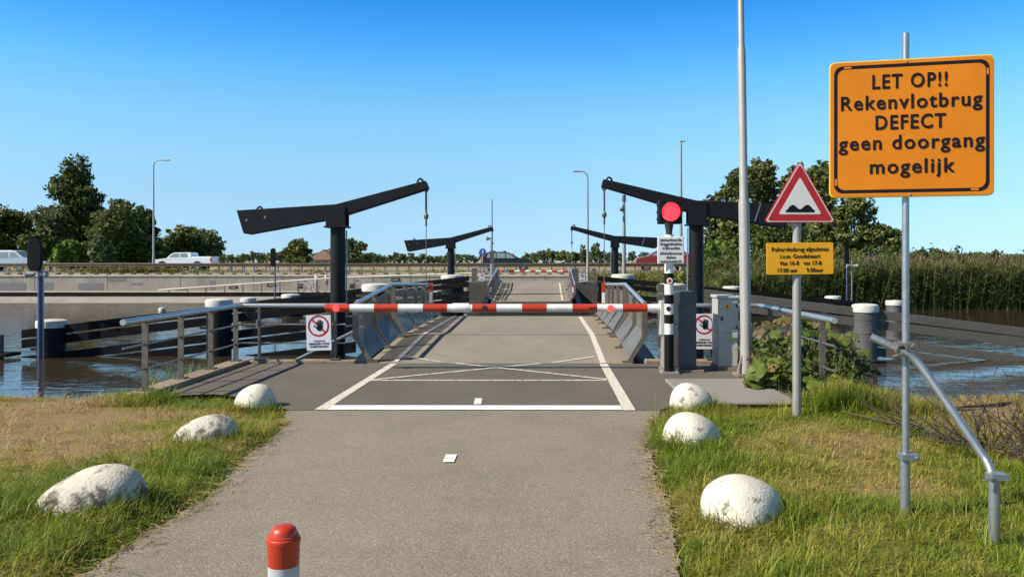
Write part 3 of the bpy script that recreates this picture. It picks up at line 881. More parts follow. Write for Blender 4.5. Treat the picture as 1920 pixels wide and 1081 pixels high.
fender('far left guide fender of dark planks ending beside the far bridge leaf', xa3, 44.0, za3, xb3, 44.0, zb3, rows,
       [(L3(845), .82, .60, -.9), (L3(545), -.18, .45, .0), (L3(462), -.38, .38, -.3)], M['plank'], M['pile'])
xa4, za4 = xz(1120, 517, 44.0); xb4, zb4 = xz(1622, 566, 44.0)
R4 = lambda px: (PX(px, 44) - xa4) / (xb4 - xa4)
fender('far right guide fender of dark planks sloping from the far leaf towards the reeds', xa4, 44.0, za4, xb4, 44.0, zb4, rows,
       [(R4(1171), .86, .60, -.9), (R4(1376), .22, .45, -.5), (R4(1568), -.30, .40, -.5)], M['plank'], M['pile'])
def mooring_pile(px, py, Y, r, label, cap=True):
    q = P(px, py, Y); t = thing('mooring_pile', (q.x, Y, WATER), label, 'pile')
    b = MB(); b.tube([(q.x,Y,-2.6),(q.x,Y,q.z)], r, 24); b.build('pile', M['pile_pale'], t, smooth=40)
    if cap:
        b = MB(); b.lathe((q.x,Y,q.z), [(r+.03,-.14),(r+.035,.02),(r+.01,.07),(.02,.10)], 24); b.build('pile_cap', M['pile_cap'], t, smooth=35)
mooring_pile(1677, 566, 38, .36, 'grey mooring pile with white cap standing alone behind the right guide fender')
mooring_pile(1752, 556, 50.5, .11, 'thin grey post standing in the water before the reeds', False)
mooring_pile(304, 579, 48, .16, 'small white-capped post in the open water at the left')
# floating part of the bridge, drawn in between the two leaves
fl = thing('bridge_pontoon', (AX, 33.5, WATER), 'dark low floating pontoon in the gap between the two bridge leaves', 'pontoon')
b = MB(); b.box(AX-2.6, AX+2.6, 24.2, 43.6, WATER-.4, WATER+.30); b.build('hull', M['timber_dark'], fl, bevel=.04)
b = MB(); b.box(AX-2.3, AX+2.3, 24.4, 43.4, WATER+.303, WATER+.34); b.build('deck', M['timber_dark'], fl)

# ------------------------------------------------------------------ apron railings
def railing(label, pts, posts, over=(0, 0), doubles=()):
    """pts: plan corners; posts: distances along"""
    pts = [Vector((x, y, 0)) for x, y in pts]
    t = thing('railing', pts[0], label, 'railing')
    def at(s):
        for a, c in zip(pts[:-1], pts[1:]):
            l = (c - a).length
            if s <= l + 1e-6: return a + (c-a).normalized()*s, (c-a).normalized()
            s -= l
        return pts[-1], (pts[-1]-pts[-2]).normalized()
    tot = sum((c-a).length for a, c in zip(pts[:-1], pts[1:]))
    d0 = (pts[1]-pts[0]).normalized(); d1 = (pts[-1]-pts[-2]).normalized()
    line = [pts[0]-d0*over[0]] + pts[1:-1] + [pts[-1]+d1*over[1]]
    b = MB(); b.tube([p+Vector((0,0,.94)) for p in line], .036, 14); b.build('handrail', M['steel_rail'], t, smooth=40)
    for z in (.635, .335):
        b = MB(); b.tube([p+Vector((0,0,z)) for p in line], .014, 8); b.build('middle_rail', M['steel'], t, smooth=40)
    for s in posts:
        p, d = at(s); mm = Matrix.Rotation(math.atan2(d.y, d.x), 3, 'Z')
        b = MB(); b.obox((p.x,p.y,.49), .022, .075, .84, mm); b.obox((p.x,p.y,.079), .16, .14, .016, mm)
        for sx in (-.06,.06):
            q = p + d*sx; b.tube([(q.x,q.y,.085),(q.x,q.y,.12)], .014, 8)
        b.build('post', M['steel_dark'], t)
    return t
KX = KL - .02
railing('stainless steel railing with two lower rails along the left kerb, turning behind the prohibition board', [(KX, 10.05), (KX, FRONT_Y+.02), (-3.28, FRONT_Y+.02)], [.12, 1.12, 2.12, 3.1, 3.62, 4.85], over=(.42, .06))
railing('stainless steel railing with shiny handrail running past the lamp mast to the overgrown right bank', [(3.47, 10.25), (3.47, FRONT_Y+.02), (1.9, FRONT_Y+.02)], [.1, 1.3, 2.5, 3.9, 4.5], over=(.35, .05))
# prohibition boards
def hand_mb(b, M_, s):
    """black raised hand, front view, palm of width ~.5 s"""
    def poly(pts):
        n = len(pts); b.add([M_ @ Vector((x*s, -.0045, z*s)) for x, z in pts], [tuple(range(n))])
    poly([(-.20,-.42),(.06,-.46),(.22,-.30),(.27,-.02),(.22,.10),(-.22,.08),(-.26,-.12)])
    for x0, z0, x1, z1, w_ in ((-.185,.0,-.23,.40,.095),(-.06,.05,-.075,.52,.10),(.065,.05,.09,.50,.10),(.18,.02,.25,.40,.09),(-.17,-.30,-.50,.02,.12)):
        d = Vector((x1-x0, z1-z0)); n_ = Vector((-d.y, d.x)).normalized()*w_/2; d.normalize()
        pts = [(x0-n_.x, z0-n_.y), (x0+n_.x, z0+n_.y), (x1+n_.x, z1+n_.y)]
        for k in range(1, 5):
            g_ = math.pi*k/5
            v = n_*math.cos(g_) + d*(w_/2)*math.sin(g_); pts.append((x1+v.x, z1+v.y))
        pts.append((x1-n_.x, z1-n_.y))
        n = len(pts); b.add([M_ @ Vector((x*s, -.005, z*s)) for x, z in pts], [tuple(range(n))])
def prohib(cx, y, zc, w_, h_, label, tilt=0):
    t = thing('prohibition_board', (cx, y, zc-h_/2), label, 'sign')
    M_ = Matrix.Translation((cx, y, zc)) @ Matrix.Rotation(tilt, 4, 'Y')
    b = MB(); b.obox((cx, y+.004, zc), w_, .008, h_, Matrix.Rotation(tilt, 3, 'Y')); b.build('board', M['lilac_sign'], t)
    r = w_*.43; zo = h_*.195
    h = MB(); hand_mb(h, M_ @ Matrix.Translation((w_*.05, 0, zo+.0)), r*1.05); h.build('hand_symbol', M['black'], t)
    rg = MB()
    seg = 36; vv = []; fs = []
    for k in range(seg):
        g_ = 2*math.pi*k/seg
        for rr in (r*.84, r): vv.append(M_ @ Vector((rr*math.cos(g_), -.003, zo + rr*math.sin(g_))))
    for k in range(seg):
        k2 = (k+1) % seg; fs.append((2*k,2*k+1,2*k2+1,2*k2))
    rg.add(vv, fs)
    # slash from upper left, passing behind the hand
    for a_, c_ in ((-.90,-.22),(.46,.90)):
        e = .085; q = []
        for s_, o_ in ((a_,1),(c_,1),(c_,-1),(a_,-1)):
            q.append(M_ @ Vector(((s_*.7071 + o_*e*.7071)*r, -.0035, zo + (-s_*.7071 + o_*e*.7071)*r)))
        rg.add(q, [(0,1,2,3)])
    rg.build('red_ring', M['red_sign'], t)
    tx = MB(); text_mb(tx, [('VERBODEN VOOR', 0, -h_*.335, h_*.075, w_*.84), ('ONBEVOEGDEN', 0, -h_*.415, h_*.075, w_*.74)], M_ @ Matrix.Translation((0,-.001,0)), .0)
    tx.build('lettering', M['black'], t)
    tx = MB(); text_mb(tx, [('TOEGANG', 0, -h_*.255, h_*.07, w_*.48)], M_ @ Matrix.Translation((0,-.001,0)), .0)
    tx.build('lettering', M['red_sign'], t)
    return t
prohib(PX(597.5,13.28), 13.28, PZ(623.5,13.28), .395, .565, 'white board with red ring and black hand on the left railing', R(-1.5))
prohib(PX(1320,13.28), 13.28, PZ(621,13.28), .36, .565, 'white board with red ring and black hand between the dark and the pale cabinet', R(0))
# service strut tubes seen behind the left board
b = MB(); b.tube([(-4.4, 13.7, -.12), (-3.15, 14.4, .52)], .03, 10); tag(b.build('support_strut', M['galv'], smooth=40, origin=(-3.8,14,0)), 'slanting galvanised tube behind the left prohibition board', 'strut')

# ------------------------------------------------------------------ barrier with its cabinet
BY = 12.45
def barrier(label):
    t = thing('barrier', (1.95, BY, 0), label, 'barrier')
    x0, x1, z1 = 1.80, 2.25, 1.20
    b = MB(); b.prism([(x0,.04),(x1,.04),(x1,z1),(x0+.13,z1),(x0,z1-.14)], BY-.16, BY+.30)
    cb = b.build('cabinet', M['cab_dark'], t, bevel=.012)
    b = MB(); b.box(x0+.04, x1-.03, BY-.166, BY-.161, .10, .70); b.box(x0+.04, x1-.03, BY-.166, BY-.161, .73, 1.0); b.build('door', M['cab_dark'], cb, bevel=.002)
    b = MB(); b.box(x0-.05, x1+.1, BY-.24, BY+.36, .012, .045); b.build('base_plate', M['kerb'], t)
    b = MB(); b.box(x0-.075, x0-.012, BY-.10, BY+.12, .55, 1.06); b.build('arm_mount', M['cab_light'], t, bevel=.01)
    b = MB(); b.box(x0-.035, x0-.003, BY-.14, BY+.22, .06, 1.02); b.build('side_cover', M['galv_pale'], t, bevel=.004)
    # arm: measured bands from the tip
    zc = .952; r = .062
    px = [611,657,703,747,794,839,886,931,979,1025,1073,1119,1167,1213,1237]
    am = MB(); am.tube([(PX(611,BY), BY-.02, zc), (x0-.03, BY-.02, zc)], r-.002, 20); arm_o = am.build('arm', M['white'], t, smooth=40)
    for i in range(len(px)-1):
        if i % 2 == 0:
            b = MB(); b.tube([(PX(px[i],BY), BY-.02, zc), (PX(px[i+1],BY), BY-.02, zc)], r, 20); b.build('red_band', M['red'], arm_o, smooth=40)
    b = MB(); b.lathe((PX(850,BY), BY-.02, zc+.004), [(r,-.02),(r+.010,.03),(r+.006,.12),(r+.011,.2),(r,.26)], 18, axis='x'); b.build('splice_sleeve', M['white'], arm_o, smooth=40)
    b = MB()
    for p_ in (873, 881): b.box(PX(p_,BY)-.012, PX(p_,BY)+.012, BY-.05, BY+.01, zc+r-.006, zc+r+.012)
    b.lathe((PX(909,BY), BY-.02-r, zc), [(.045,.004),(.045,-.006),(.03,-.008)], 16, axis='y'); b.box(PX(1104,BY), PX(1118,BY), BY-.022-r, BY-.02-r+.01, zc-.012, zc+.016)
    b.build('fitting', M['black_rubber'], arm_o)
    for p_ in (633, 1144):
        b = MB(); q = (PX(p_,BY), BY-.02-r-.012, zc)
        b.lathe(q, [(.052,.03),(.052,-.012),(.046,-.024),(.02,-.032)], 18, axis='y'); b.build('warning_lamp', M['lamp_red_small'], arm_o, smooth=40)
    return t
bar = barrier('red and white barrier arm lowered across the path, with dark grey cabinet')
fb = copy_tree(bar)
fb.location = (2.02 , 57.4, .02)
fb['label'] = 'small distant red and white barrier arm across the far end of the bridge'

# ------------------------------------------------------------------ signal post beside the barrier
tx_ = PX(1254.5, 12.15); TY = 12.15
t = thing('traffic_light', (tx_, TY, 0), 'black and white banded post with lit red traffic light above a small notice', 'traffic light')
b = MB(); r = .067
bands = [(697,626,'b'),(626,606,'w'),(606,589,'b'),(589,569,'w'),(569,552,'b'),(552,532,'w'),(532,512,'b'),(512,440,'w')]
for i, (a, c, k) in enumerate(bands):
    b = MB(); b.tube([(tx_,TY,max(.03,PZ(a,TY))),(tx_,TY,PZ(c,TY))], r if k == 'w' else r+.001, 22); b.build('post_band', M['white'] if k == 'w' else M['black_paint'], t, smooth=40)
b = MB(); b.box(tx_-.13, tx_+.13, TY-.13, TY+.13, .012, .04)
for sx in (-.1,.1):
    for sy in (-.1,.1): b.tube([(tx_+sx,TY+sy,.04),(tx_+sx,TY+sy,.075)], .013, 6)
b.build('base_plate', M['galv_pale'], t)
b = MB(); b.tube([(tx_,TY,PZ(446,TY)),(tx_,TY,PZ(436,TY)),(tx_,TY,PZ(417,TY))], [.06,.045,.07], 14); b.build('neck', M['black_rubber'], t, smooth=40)
lx, lz = PX(1257,TY), PZ(397,TY)
hb = MB(); hb.box(lx-.172, lx+.172, TY-.02, TY+.20, lz-.175, lz+.172); hd = hb.build('lamp_housing', M['black_paint'], t, bevel=.018)
b = MB(); b.lathe((lx,TY-.021,lz), [(.138,.0),(.138,-.018),(.11,-.034),(.05,-.044),(.01,-.046)], 32, axis='y'); b.build('lens', M['lamp_red'], hd, smooth=40)
b = MB(); seg = 26; vv = []; fs = []
for k in range(seg+1):
    g_ = R(-25) + R(230)*k/seg
    for rr in (.146,.155):
        vv.append((lx+rr*math.cos(g_), TY-.021, lz+rr*math.sin(g_))); vv.append((lx+rr*math.cos(g_), TY-.17, lz+rr*math.sin(g_)-.012))
for k in range(seg):
    a = 4*k; c = 4*(k+1); fs += [(a,c,c+1,a+1),(a+2,a+3,c+3,c+2),(a+1,c+1,c+3,a+3),(a,a+2,c+2,c)]
b.add(vv, fs); b.build('visor', M['black_paint'], hd, smooth=40)
b = MB()
for dz_ in (-.1,.0,.1): b.tube([(lx-.172,TY+.09,lz+dz_),(lx-.19,TY+.09,lz+dz_)], .018, 8)
b.build('hinge', M['black_rubber'], hd)
# stickers on the post
b = MB(); b.lathe((tx_,TY-r-.002,PZ(526,TY)), [(.045,.006),(.045,-.002),(.044,-.003)], 20, axis='y'); st = b.build('round_sticker', M['white'], t)
b = MB(); b.lathe((tx_,TY-r-.0055,PZ(526,TY)), [(.026,.001),(.026,-.0005),(.025,-.001)], 16, axis='y'); b.build('sticker_mark', M['red_sign'], st)
b = MB(); b.lathe((tx_-.02,TY-r-.001,PZ(578,TY)), [(.034,.01),(.034,-.003),(.03,-.004)], 18, axis='y'); b.build('round_button', M['black_rubber'], t)
# notice
nz0, nz1 = PZ(494.5,TY), PZ(444,TY); nx0, nx1 = PX(1231,TY), PX(1280.5,TY)
b = MB(); b.box(nx0, nx1, TY-.105, TY-.085, nz0, nz1); nb = b.build('notice_board', M['white_sign'], t, bevel=.01)
b = MB(); cxn = (nx0+nx1)/2; hn = nz1 - nz0
Mn = Matrix.Translation((cxn, TY-.1065, nz0))
ww = nx1 - nx0
for ln_ in [('gemarkeerde',0,hn*.835,.062,ww*.80),('weggedeelten',0,hn*.685,.062,ww*.84),('vrijhouden',0,hn*.535,.062,ww*.68),('afsluitbomen',0,hn*.345,.062,ww*.82),('dalen',0,hn*.195,.062,ww*.36),('automatisch',0,hn*.05,.062,ww*.80)]:
    b = MB(); text_mb(b, [ln_], Mn, .0); b.build('lettering', M['black'], nb)

# pale control cabinet
cx0, cx1 = PX(1347,12.5), PX(1384,12.5)
t = thing('control_cabinet', ((cx0+cx1)/2, 12.5, 0), 'pale grey upright control cabinet with yellow warning triangle left of the lamp mast', 'cabinet')
b = MB(); b.box(cx0, cx1, 12.48, 12.98, .06, 1.09); cb = b.build('body', M['cab_light'], t, bevel=.008)
b = MB(); b.box(cx0-.02, cx1+.02, 12.45, 13.01, 1.093, 1.135); b.build('lid', M['cab_light'], t, bevel=.008)
b = MB(); b.box(cx0+.012, cx1-.012, 12.472, 12.478, .60, 1.075); d_ = b.build('door', M['cab_light'], t, bevel=.003)
b = MB(); b.box(cx0+.012, cx1-.012, 12.472, 12.478, .075, .575); b.build('lower_panel', M['cab_light'], t, bevel=.003)
b = MB()
for z in (.98,.655): b.tube([(cx1-.03,12.47,z-.02),(cx1-.03,12.47,z+.02)], .014, 8)
b.build('hinge', M['black_rubber'], d_)
b = MB(); b.ball((cx0+.045,12.466,.79), .02, .012, .035, 10, 8); b.build('lock', M['black_rubber'], d_)
b = MB(); xq = (cx0+cx1)/2-.02; b.add([(xq-.05,12.4705,.93),(xq+.05,12.4705,.93),(xq,12.4705,1.02)], [(0,1,2)]); tr_ = b.build('warning_triangle', M['yellow'], d_)
b = MB(); b.add([(xq-.006,12.4695,.95),(xq+.012,12.4695,.968),(xq+.004,12.4695,.998),(xq-.01,12.4695,.975)], [(0,1,2,3)]); b.build('bolt_symbol', M['black'], tr_)
b = MB(); b.box(cx0-.02, cx1+.02, 12.44, 13.0, .012, .06); b.build('plinth', M['kerb'], t)

# lamp mast
LY = 11.9; q0 = Vector((PX(1399.5,LY), LY, 0)); lean = (PX(1389,LY) - PX(1399.5,LY)) / PZ(0,LY)
t = thing('lamp_mast', q0, 'tall pale grey lamp mast rising out of the picture, right of the cabinets', 'lamp post')
def mp_(z): return (q0.x + lean*z, LY, z)
z1, z2 = PZ(374,LY), PZ(90,LY)
b = MB(); b.tube([mp_(.03), mp_(.5), mp_(.56), mp_(z1-.05), mp_(z1+.04), mp_(z2-.04), mp_(z2+.03), mp_(8.0)], [.088,.083,.077,.076,.060,.058,.045,.035], 24); b.build('mast', M['mast'], t, smooth=40)
b = MB(); b.box(q0.x-.17, q0.x+.17, LY-.17, LY+.17, .012, .045)
for sx in (-.13,.13): b.tube([(q0.x+sx,LY-.13,.045),(q0.x+sx,LY-.13,.09)], .015, 6)
b.build('base_plate', M['kerb'], t)
b = MB(); b.obox((q0.x-.105, LY-.03, .16), .022, .05, .30, Matrix.Rotation(R(14), 3, 'Y')); b.build('hatch_lever', M['galv_pale'], t)
b = MB(); b.tube([mp_(7.95), (q0.x+lean*8-.6, LY, 8.1)], .03, 10); b.obox((q0.x+lean*8-.9, LY, 8.12), .7, .22, .10); b.build('lamp_head', M['mast'], t)

# ------------------------------------------------------------------ signs on the right
def round_rect(w_, h_, r, n=6):
    out = []
    for cx, cz, a0 in ((w_/2-r, h_/2-r, 0), (-w_/2+r, h_/2-r, 90), (-w_/2+r, -h_/2+r, 180), (w_/2-r, -h_/2+r, 270)):
        for k in range(n+1):
            g_ = R(a0 + 90*k/n); out.append((cx + r*math.cos(g_), cz + r*math.sin(g_)))
    return out
def slab_m(b, pts, y0, y1, M_):
    n = len(pts)
    vv = [M_ @ Vector((x, y0, z)) for x, z in pts] + [M_ @ Vector((x, y1, z)) for x, z in pts]
    fs = [tuple(range(n)), tuple(range(2*n-1, n-1, -1))] + [(i, i+n, (i+1) % n + n, (i+1) % n) for i in range(n)]
    b.add(vv, fs)
def loop_m(b, pa, pb, y, M_):
    n = len(pa)
    b.add([M_ @ Vector((x, y, z)) for x, z in pa] + [M_ @ Vector((x, y, z)) for x, z in pb], [(i, (i+1) % n, (i+1) % n + n, i+n) for i in range(n)])

# big orange notice
SY = 5.35; sx_ = PX(1698, SY)
t = thing('notice_sign', (sx_, SY, 0), 'large orange notice board reading LET OP on a slim galvanised post at the right', 'sign')
b = MB(); b.tube([(sx_,SY,.38),(sx_,SY,PZ(63,SY))], .0225, 18); b.build('post', M['galv'], t, smooth=40)
b = MB(); b.tube([(sx_-.004,SY,-.25),(sx_-.004,SY,PZ(862,SY))], .031, 18); slv = b.build('post_sleeve', M['galv'], t, smooth=40)
b = MB(); zc = PZ(855,SY); b.box(sx_-.038, sx_+.075, SY-.04, SY+.04, zc-.022, zc+.022); b.tube([(sx_+.055,SY-.05,zc),(sx_+.055,SY+.05,zc)], .012, 8); b.build('clamp', M['galv'], t, bevel=.004)
TL, TR, BR, BL = P(1552,122,SY*1.0225), P(1859,105,SY*.9785), P(1861,368,SY*.9785), P(1555,372,SY*1.0225)
cen = (TL+TR+BR+BL)/4
ux = ((TR-TL)+(BR-BL)).normalized(); ux.z *= .35; ux.normalize()
uz = ((TL-BL)+(TR-BR)).normalized(); uz = (uz - ux*uz.dot(ux)).normalized(); uy = uz.cross(ux)
Ms = Matrix(((ux.x,uy.x,uz.x,cen.x),(ux.y,uy.y,uz.y,cen.y),(ux.z,uy.z,uz.z,cen.z),(0,0,0,1)))
SW = ((TR-TL).length + (BR-BL).length)/2; SH = ((TL-BL).length + (TR-BR).length)/2
Ms = Ms @ Matrix.Translation((0, -.035-.02, 0))
b = MB(); slab_m(b, round_rect(SW, SH, .035), 0, .022, Ms); bd = b.build('board_back', M['orange_edge'], t, bevel=.004)
b = MB(); slab_m(b, round_rect(SW-.016, SH-.016, .03), -.002, -.0003, Ms); b.build('board_face', M['orange'], t)
b = MB(); loop_m(b, round_rect(SW-.058, SH-.058, .055), round_rect(SW-.100, SH-.100, .045), -.0032, Ms); b.build('border', M['black'], t)
b = MB()
for x, z, w_, h_ in ((-SW*.385, SH/2-.040,.045,.012),(SW/2-.040,SH*.38,.012,.04),(-SW/2+.040,-SH*.385,.012,.045),(SW*.385,-SH/2+.040,.045,.012)):
    slab_m(b, [(x-w_/2,z-h_/2),(x+w_/2,z-h_/2),(x+w_/2,z+h_/2),(x-w_/2,z+h_/2)], -.0045, -.004, Ms)
b.build('corner_mark', M['orange'], t)
for ln_ in [('LET OP!!', -.005, SH*.292, .128, SW*.455), ('Rekenvlotbrug', 0, SH*.143, .128, SW*.855), ('DEFECT', 0, -SH*.005, .128, SW*.425), ('geen doorgang', 0, -SH*.150, .128, SW*.885), ('mogelijk', .01, -SH*.325, .128, SW*.515)]:
    b = MB(); text_mb(b, [ln_], Ms @ Matrix.Translation((0,-.0035,0)), .0019, space=1.16); b.build('lettering', M['black'], t)
b = MB()
for zz in (.25,-.25):
    c_ = Ms @ Vector((PX(1698,SY)*0 + .0, .045, zz)); b.obox((sx_, SY-.004, c_.z), .07, .05, .04)
b.build('bracket', M['galv'], t)
b = MB()
for x, z in ((0,-SH/2+.015),(-.02,SH/2-.018)):
    p_ = Ms @ Vector((x,-.004,z)); b.ball(p_, .007, .004, .007, 8, 6)
b.build('screw', M['galv'], t)

# slanting brace tube on its own stub post
t = thing('brace_tube', (PX(1863,4.87), 4.87, 0), 'bent galvanised tube slanting down from the orange notice post to a short stub post', 'tube')
pts = [P(1633,631,5.33), P(1688,657,5.27), P(1712,671,5.25), P(1740,704,5.2), P(1832,838,5.02), P(1852,868,4.97), P(1862,898,4.92), P(1864,930,4.90)]
sm = []
for i in range(len(pts)-1):
    for k in range(4):
        u = k/4; p0 = pts[max(i-1,0)]; p1 = pts[i]; p2 = pts[i+1]; p3 = pts[min(i+2,len(pts)-1)]
        sm.append(.5*((2*p1)+(-p0+p2)*u+(2*p0-5*p1+4*p2-p3)*u*u+(-p0+3*p1-3*p2+p3)*u**3))
sm.append(pts[-1])
b = MB(); b.tube(sm, .0255, 16); b.build('tube', M['galv'], t, smooth=50)
q = P(1864,895,4.88)
b = MB(); b.tube([(q.x,4.88,-.2),(q.x,4.88,q.z)], .031, 18); b.build('stub_post', M['galv'], t, smooth=40)
b = MB(); b.box(q.x-.036, q.x+.072, 4.84, 4.92, q.z-.012, q.z+.028); b.tube([(q.x-.02,4.84,q.z+.01),(q.x-.095,4.82,q.z-.002)], .007, 6); b.build('clamp', M['galv'], t, bevel=.003)
c1 = P(1689,656,5.27)
b = MB(); b.ring_y((c1.x-.005,c1.y,c1.z), .0265, .037, -.03, .03, 18); b.box(c1.x+.02, c1.x+.075, 5.23, 5.42, c1.z+.01, c1.z+.045); b.tube([(c1.x-.06,5.25,c1.z-.045),(c1.x+.0,5.25,c1.z-.02)], .012, 8)
b.tube([(c1.x+.06,5.2,c1.z+.03),(c1.x+.06,5.26,c1.z+.03)], .015, 8); b.build('pipe_clamp', M['steel_dark'], t)

# warning triangle and yellow date sign
WY = 8.8; wx = PX(1494, WY)
t = thing('warning_sign', (wx, WY, 0), 'red bordered warning triangle with two humps above a yellow date plate on a grey post', 'sign')
b = MB(); b.tube([(wx,WY,-.2),(wx,WY,PZ(405,WY))], .0445, 20); b.build('post', M['galv_pale'], t, smooth=40)
def tri(scale, r, cx=0, cz=0, n=5):
    w_ = .765*scale; h_ = w_*.866
    A = [Vector((0, h_*2/3)), Vector((-w_/2, -h_/3)), Vector((w_/2, -h_/3))]
    out = []
    for i in range(3):
        p = A[i]; din = (p - A[i-1]).normalized(); dout = (A[(i+1) % 3] - p).normalized()
        c_ = p + (dout - din).normalized() * r * 2
        n1 = Vector((din.y, -din.x)); n2 = Vector((dout.y, -dout.x))
        a1 = math.atan2(n1.y, n1.x); a2 = math.atan2(n2.y, n2.x)
        while a2 < a1: a2 += 2*math.pi
        for k in range(n+1):
            g_ = a1 + (a2-a1)*k/n; out.append((c_.x + r*math.cos(g_) + cx, c_.y + r*math.sin(g_) + cz))
    return out
zt = PZ(418,WY) ; Mt = Matrix.Translation((PX(1496.5,WY), WY-.06, zt + .765*.866/3))
b = MB(); slab_m(b, tri(1.0,.028), 0, .02, Mt); b.build('triangle_back', M['red_sign'], t, bevel=.002)
b = MB(); slab_m(b, tri(.955,.02), -.002, -.0003, Mt); b.build('white_rim', M['white_sign'], t)
b = MB(); slab_m(b, tri(.905,.018), -.004, -.0025, Mt); b.build('red_border', M['red_sign'], t)
b = MB(); slab_m(b, tri(.595,.012), -.006, -.0045, Mt); b.build('white_field', M['white_sign'], t)
hump = [(-.150,-.115),(.152,-.115),(.152,-.090),(.135,-.085),(.118,-.060),(.098,-.042),(.075,-.036),(.052,-.045),(.030,-.066),(.012,-.080),(.0,-.083),(-.014,-.080),(-.032,-.066),(-.052,-.046),(-.074,-.037),(-.096,-.043),(-.117,-.062),(-.134,-.086),(-.150,-.091)]
hump = [(x, z+.005) for x, z in hump]
b = MB(); slab_m(b, hump[::-1], -.0085, -.0065, Mt); b.build('hump_symbol', M['black'], t)
yw, yh = .705, .335
My = Matrix.Translation((PX(1497,WY), WY-.06, PZ(484.5,WY))) @ Matrix.Rotation(R(-.6), 4, 'Y')
b = MB(); slab_m(b, round_rect(yw, yh, .015), 0, .018, My); yb = b.build('date_plate', M['yellow'], t, bevel=.002)
for ln_ in [('Rekervlotbrug afgesloten',0,yh*.235,.062,yw*.85),('i.v.m. Gondelvaart',0,yh*.015,.062,yw*.60),('Van 16-8   tot 17-8',0,-yh*.20,.062,yw*.63),('17.00 uur      9.00uur',0,-yh*.425,.062,yw*.68)]:
    b = MB(); text_mb(b, [ln_], My @ Matrix.Translation((0,-.0015,0)), .0); b.build('lettering', M['black'], yb)
b = MB()
for zz in (PZ(400,WY), PZ(470,WY), PZ(500,WY)): b.box(wx-.07, wx+.07, WY-.048, WY+.05, zz-.015, zz+.015)
b.build('bracket', M['galv_pale'], t)

# ------------------------------------------------------------------ foreground bollard
bx, by = PX(532, 2.95), 2.95
t = thing('bollard', (bx, by, 0), 'red capped bollard with white reflective band in the middle of the path', 'bollard')
zt = PZ(983, by); k = .057
b = MB(); b.lathe((bx,by,0), [(k*.93,.0),(k*.93,zt-.165)], 32); b.build('lower_shaft', M['red'], t, smooth=40)
b = MB(); b.lathe((bx,by,0), [(k*.945,zt-.27),(k*.955,zt-.141)], 32); b.build('reflective_band', M['band_grey'], t, smooth=40)
b = MB(); b.lathe((bx,by,0), [(k*.93,zt-.143),(k*.945,zt-.140),(k*.985,zt-.07),(k*1.02,zt-.062),(k*1.045,zt-.054),(k*1.02,zt-.046),(k*.94,zt-.042),(k*.93,zt-.036),(k*.86,zt-.034),(k*.83,zt-.026),(k*.74,zt-.013),(k*.56,zt-.004),(k*.3,zt),(.002,zt+.001)], 36); b.build('cap', M['red'], t, smooth=35)

# ------------------------------------------------------------------ white stones along the path
def stone(c, rx, ry, rz, yaw, sink, label, m, seed, pitch=0.0):
    rng = np.random.default_rng(seed)
    n1, n2 = 64, 40; V = []; Qs = []
    ph = rng.random(8)*6.28
    for i in range(n2+1):
        th = math.pi*i/n2
        for j in range(n1):
            g_ = 2*math.pi*j/n1
            d = 1 + .025*math.sin(2*g_+ph[0])*math.sin(th)**2 + (.018*math.sin(3*g_+ph[1]+2*th) + .012*math.sin(5*th+ph[2]+g_) + .008*math.sin(9*g_+ph[3])*math.sin(7*th+ph[4]))*math.sin(th)**2
            x = rx*math.sin(th)*math.cos(g_)*d; y = ry*math.sin(th)*math.sin(g_)*d; z = rz*math.cos(th)*d
            s_ = 1 - .26*(x/rx) ; y *= s_; z *= (1 - .24*(x/rx))
            V.append((x, y, z))
    mm = np.array(Matrix.Rotation(yaw, 3, 'Z') @ Matrix.Rotation(pitch, 3, 'Y'))
    V = np.array(V) @ mm.T + np.array([c[0], c[1], -sink])
    for i in range(n2):
        for j in range(n1):
            Qs.append((i*n1+j, (i+1)*n1+j, (i+1)*n1+(j+1) % n1, i*n1+(j+1) % n1))
    o = np_mesh('marker_stone', V, Qs, m, origin=(c[0], c[1], 0), smooth=True)
    tag(o, label, 'stone', 'white marker stones along the path')
    return o
STONES = []
def st(px0, px1, ytop, ybase, ratio, yaw, label, m, seed, pitch=0, dep=None):
    Yb = H*F/(ybase-HY); c = G((px0+px1)/2, ybase); Y = Yb + .12
    wd = (px1-px0)*Y/F; ht = PZ(ytop, Y)
    rx = wd/2*1.02; rz = ht*.84; sink = -(ht - rz*1.0) - .6*max(0, float(hgt(np.array([PX((px0+px1)/2, Y)]), np.array([Y]))[0]))
    stone((PX((px0+px1)/2, Y), Y), rx, rx*ratio, rz, yaw, sink, label, m, seed, pitch)
    STONES.append((PX((px0+px1)/2, Y), Y, rx*.9, rx*ratio*.9))
st(75,268,883,970,.62,R(200),'large grimy white stone lying in the grass nearest us left of the path',M['stone_dirty'],1,R(8))
st(330,442,780,836,.75,R(200),'stained white stone, middle one of the left row in the grass',M['stone_dirty'],2)
st(440,512,720,765,.85,R(170),'small white stone at the far end of the left row beside the dark apron',M['stone'],3)
st(1315,1478,895,985,.85,R(20),'large bright white stone nearest us right of the path',M['stone'],4)
st(1243,1356,775,840,.85,R(20),'white stone with dark specks, middle one of the right row',M['stone'],5)
st(1258,1337,718,765,.85,R(10),'rough white stone at the edge of the tread plate, far end of the right row',M['stone'],6)

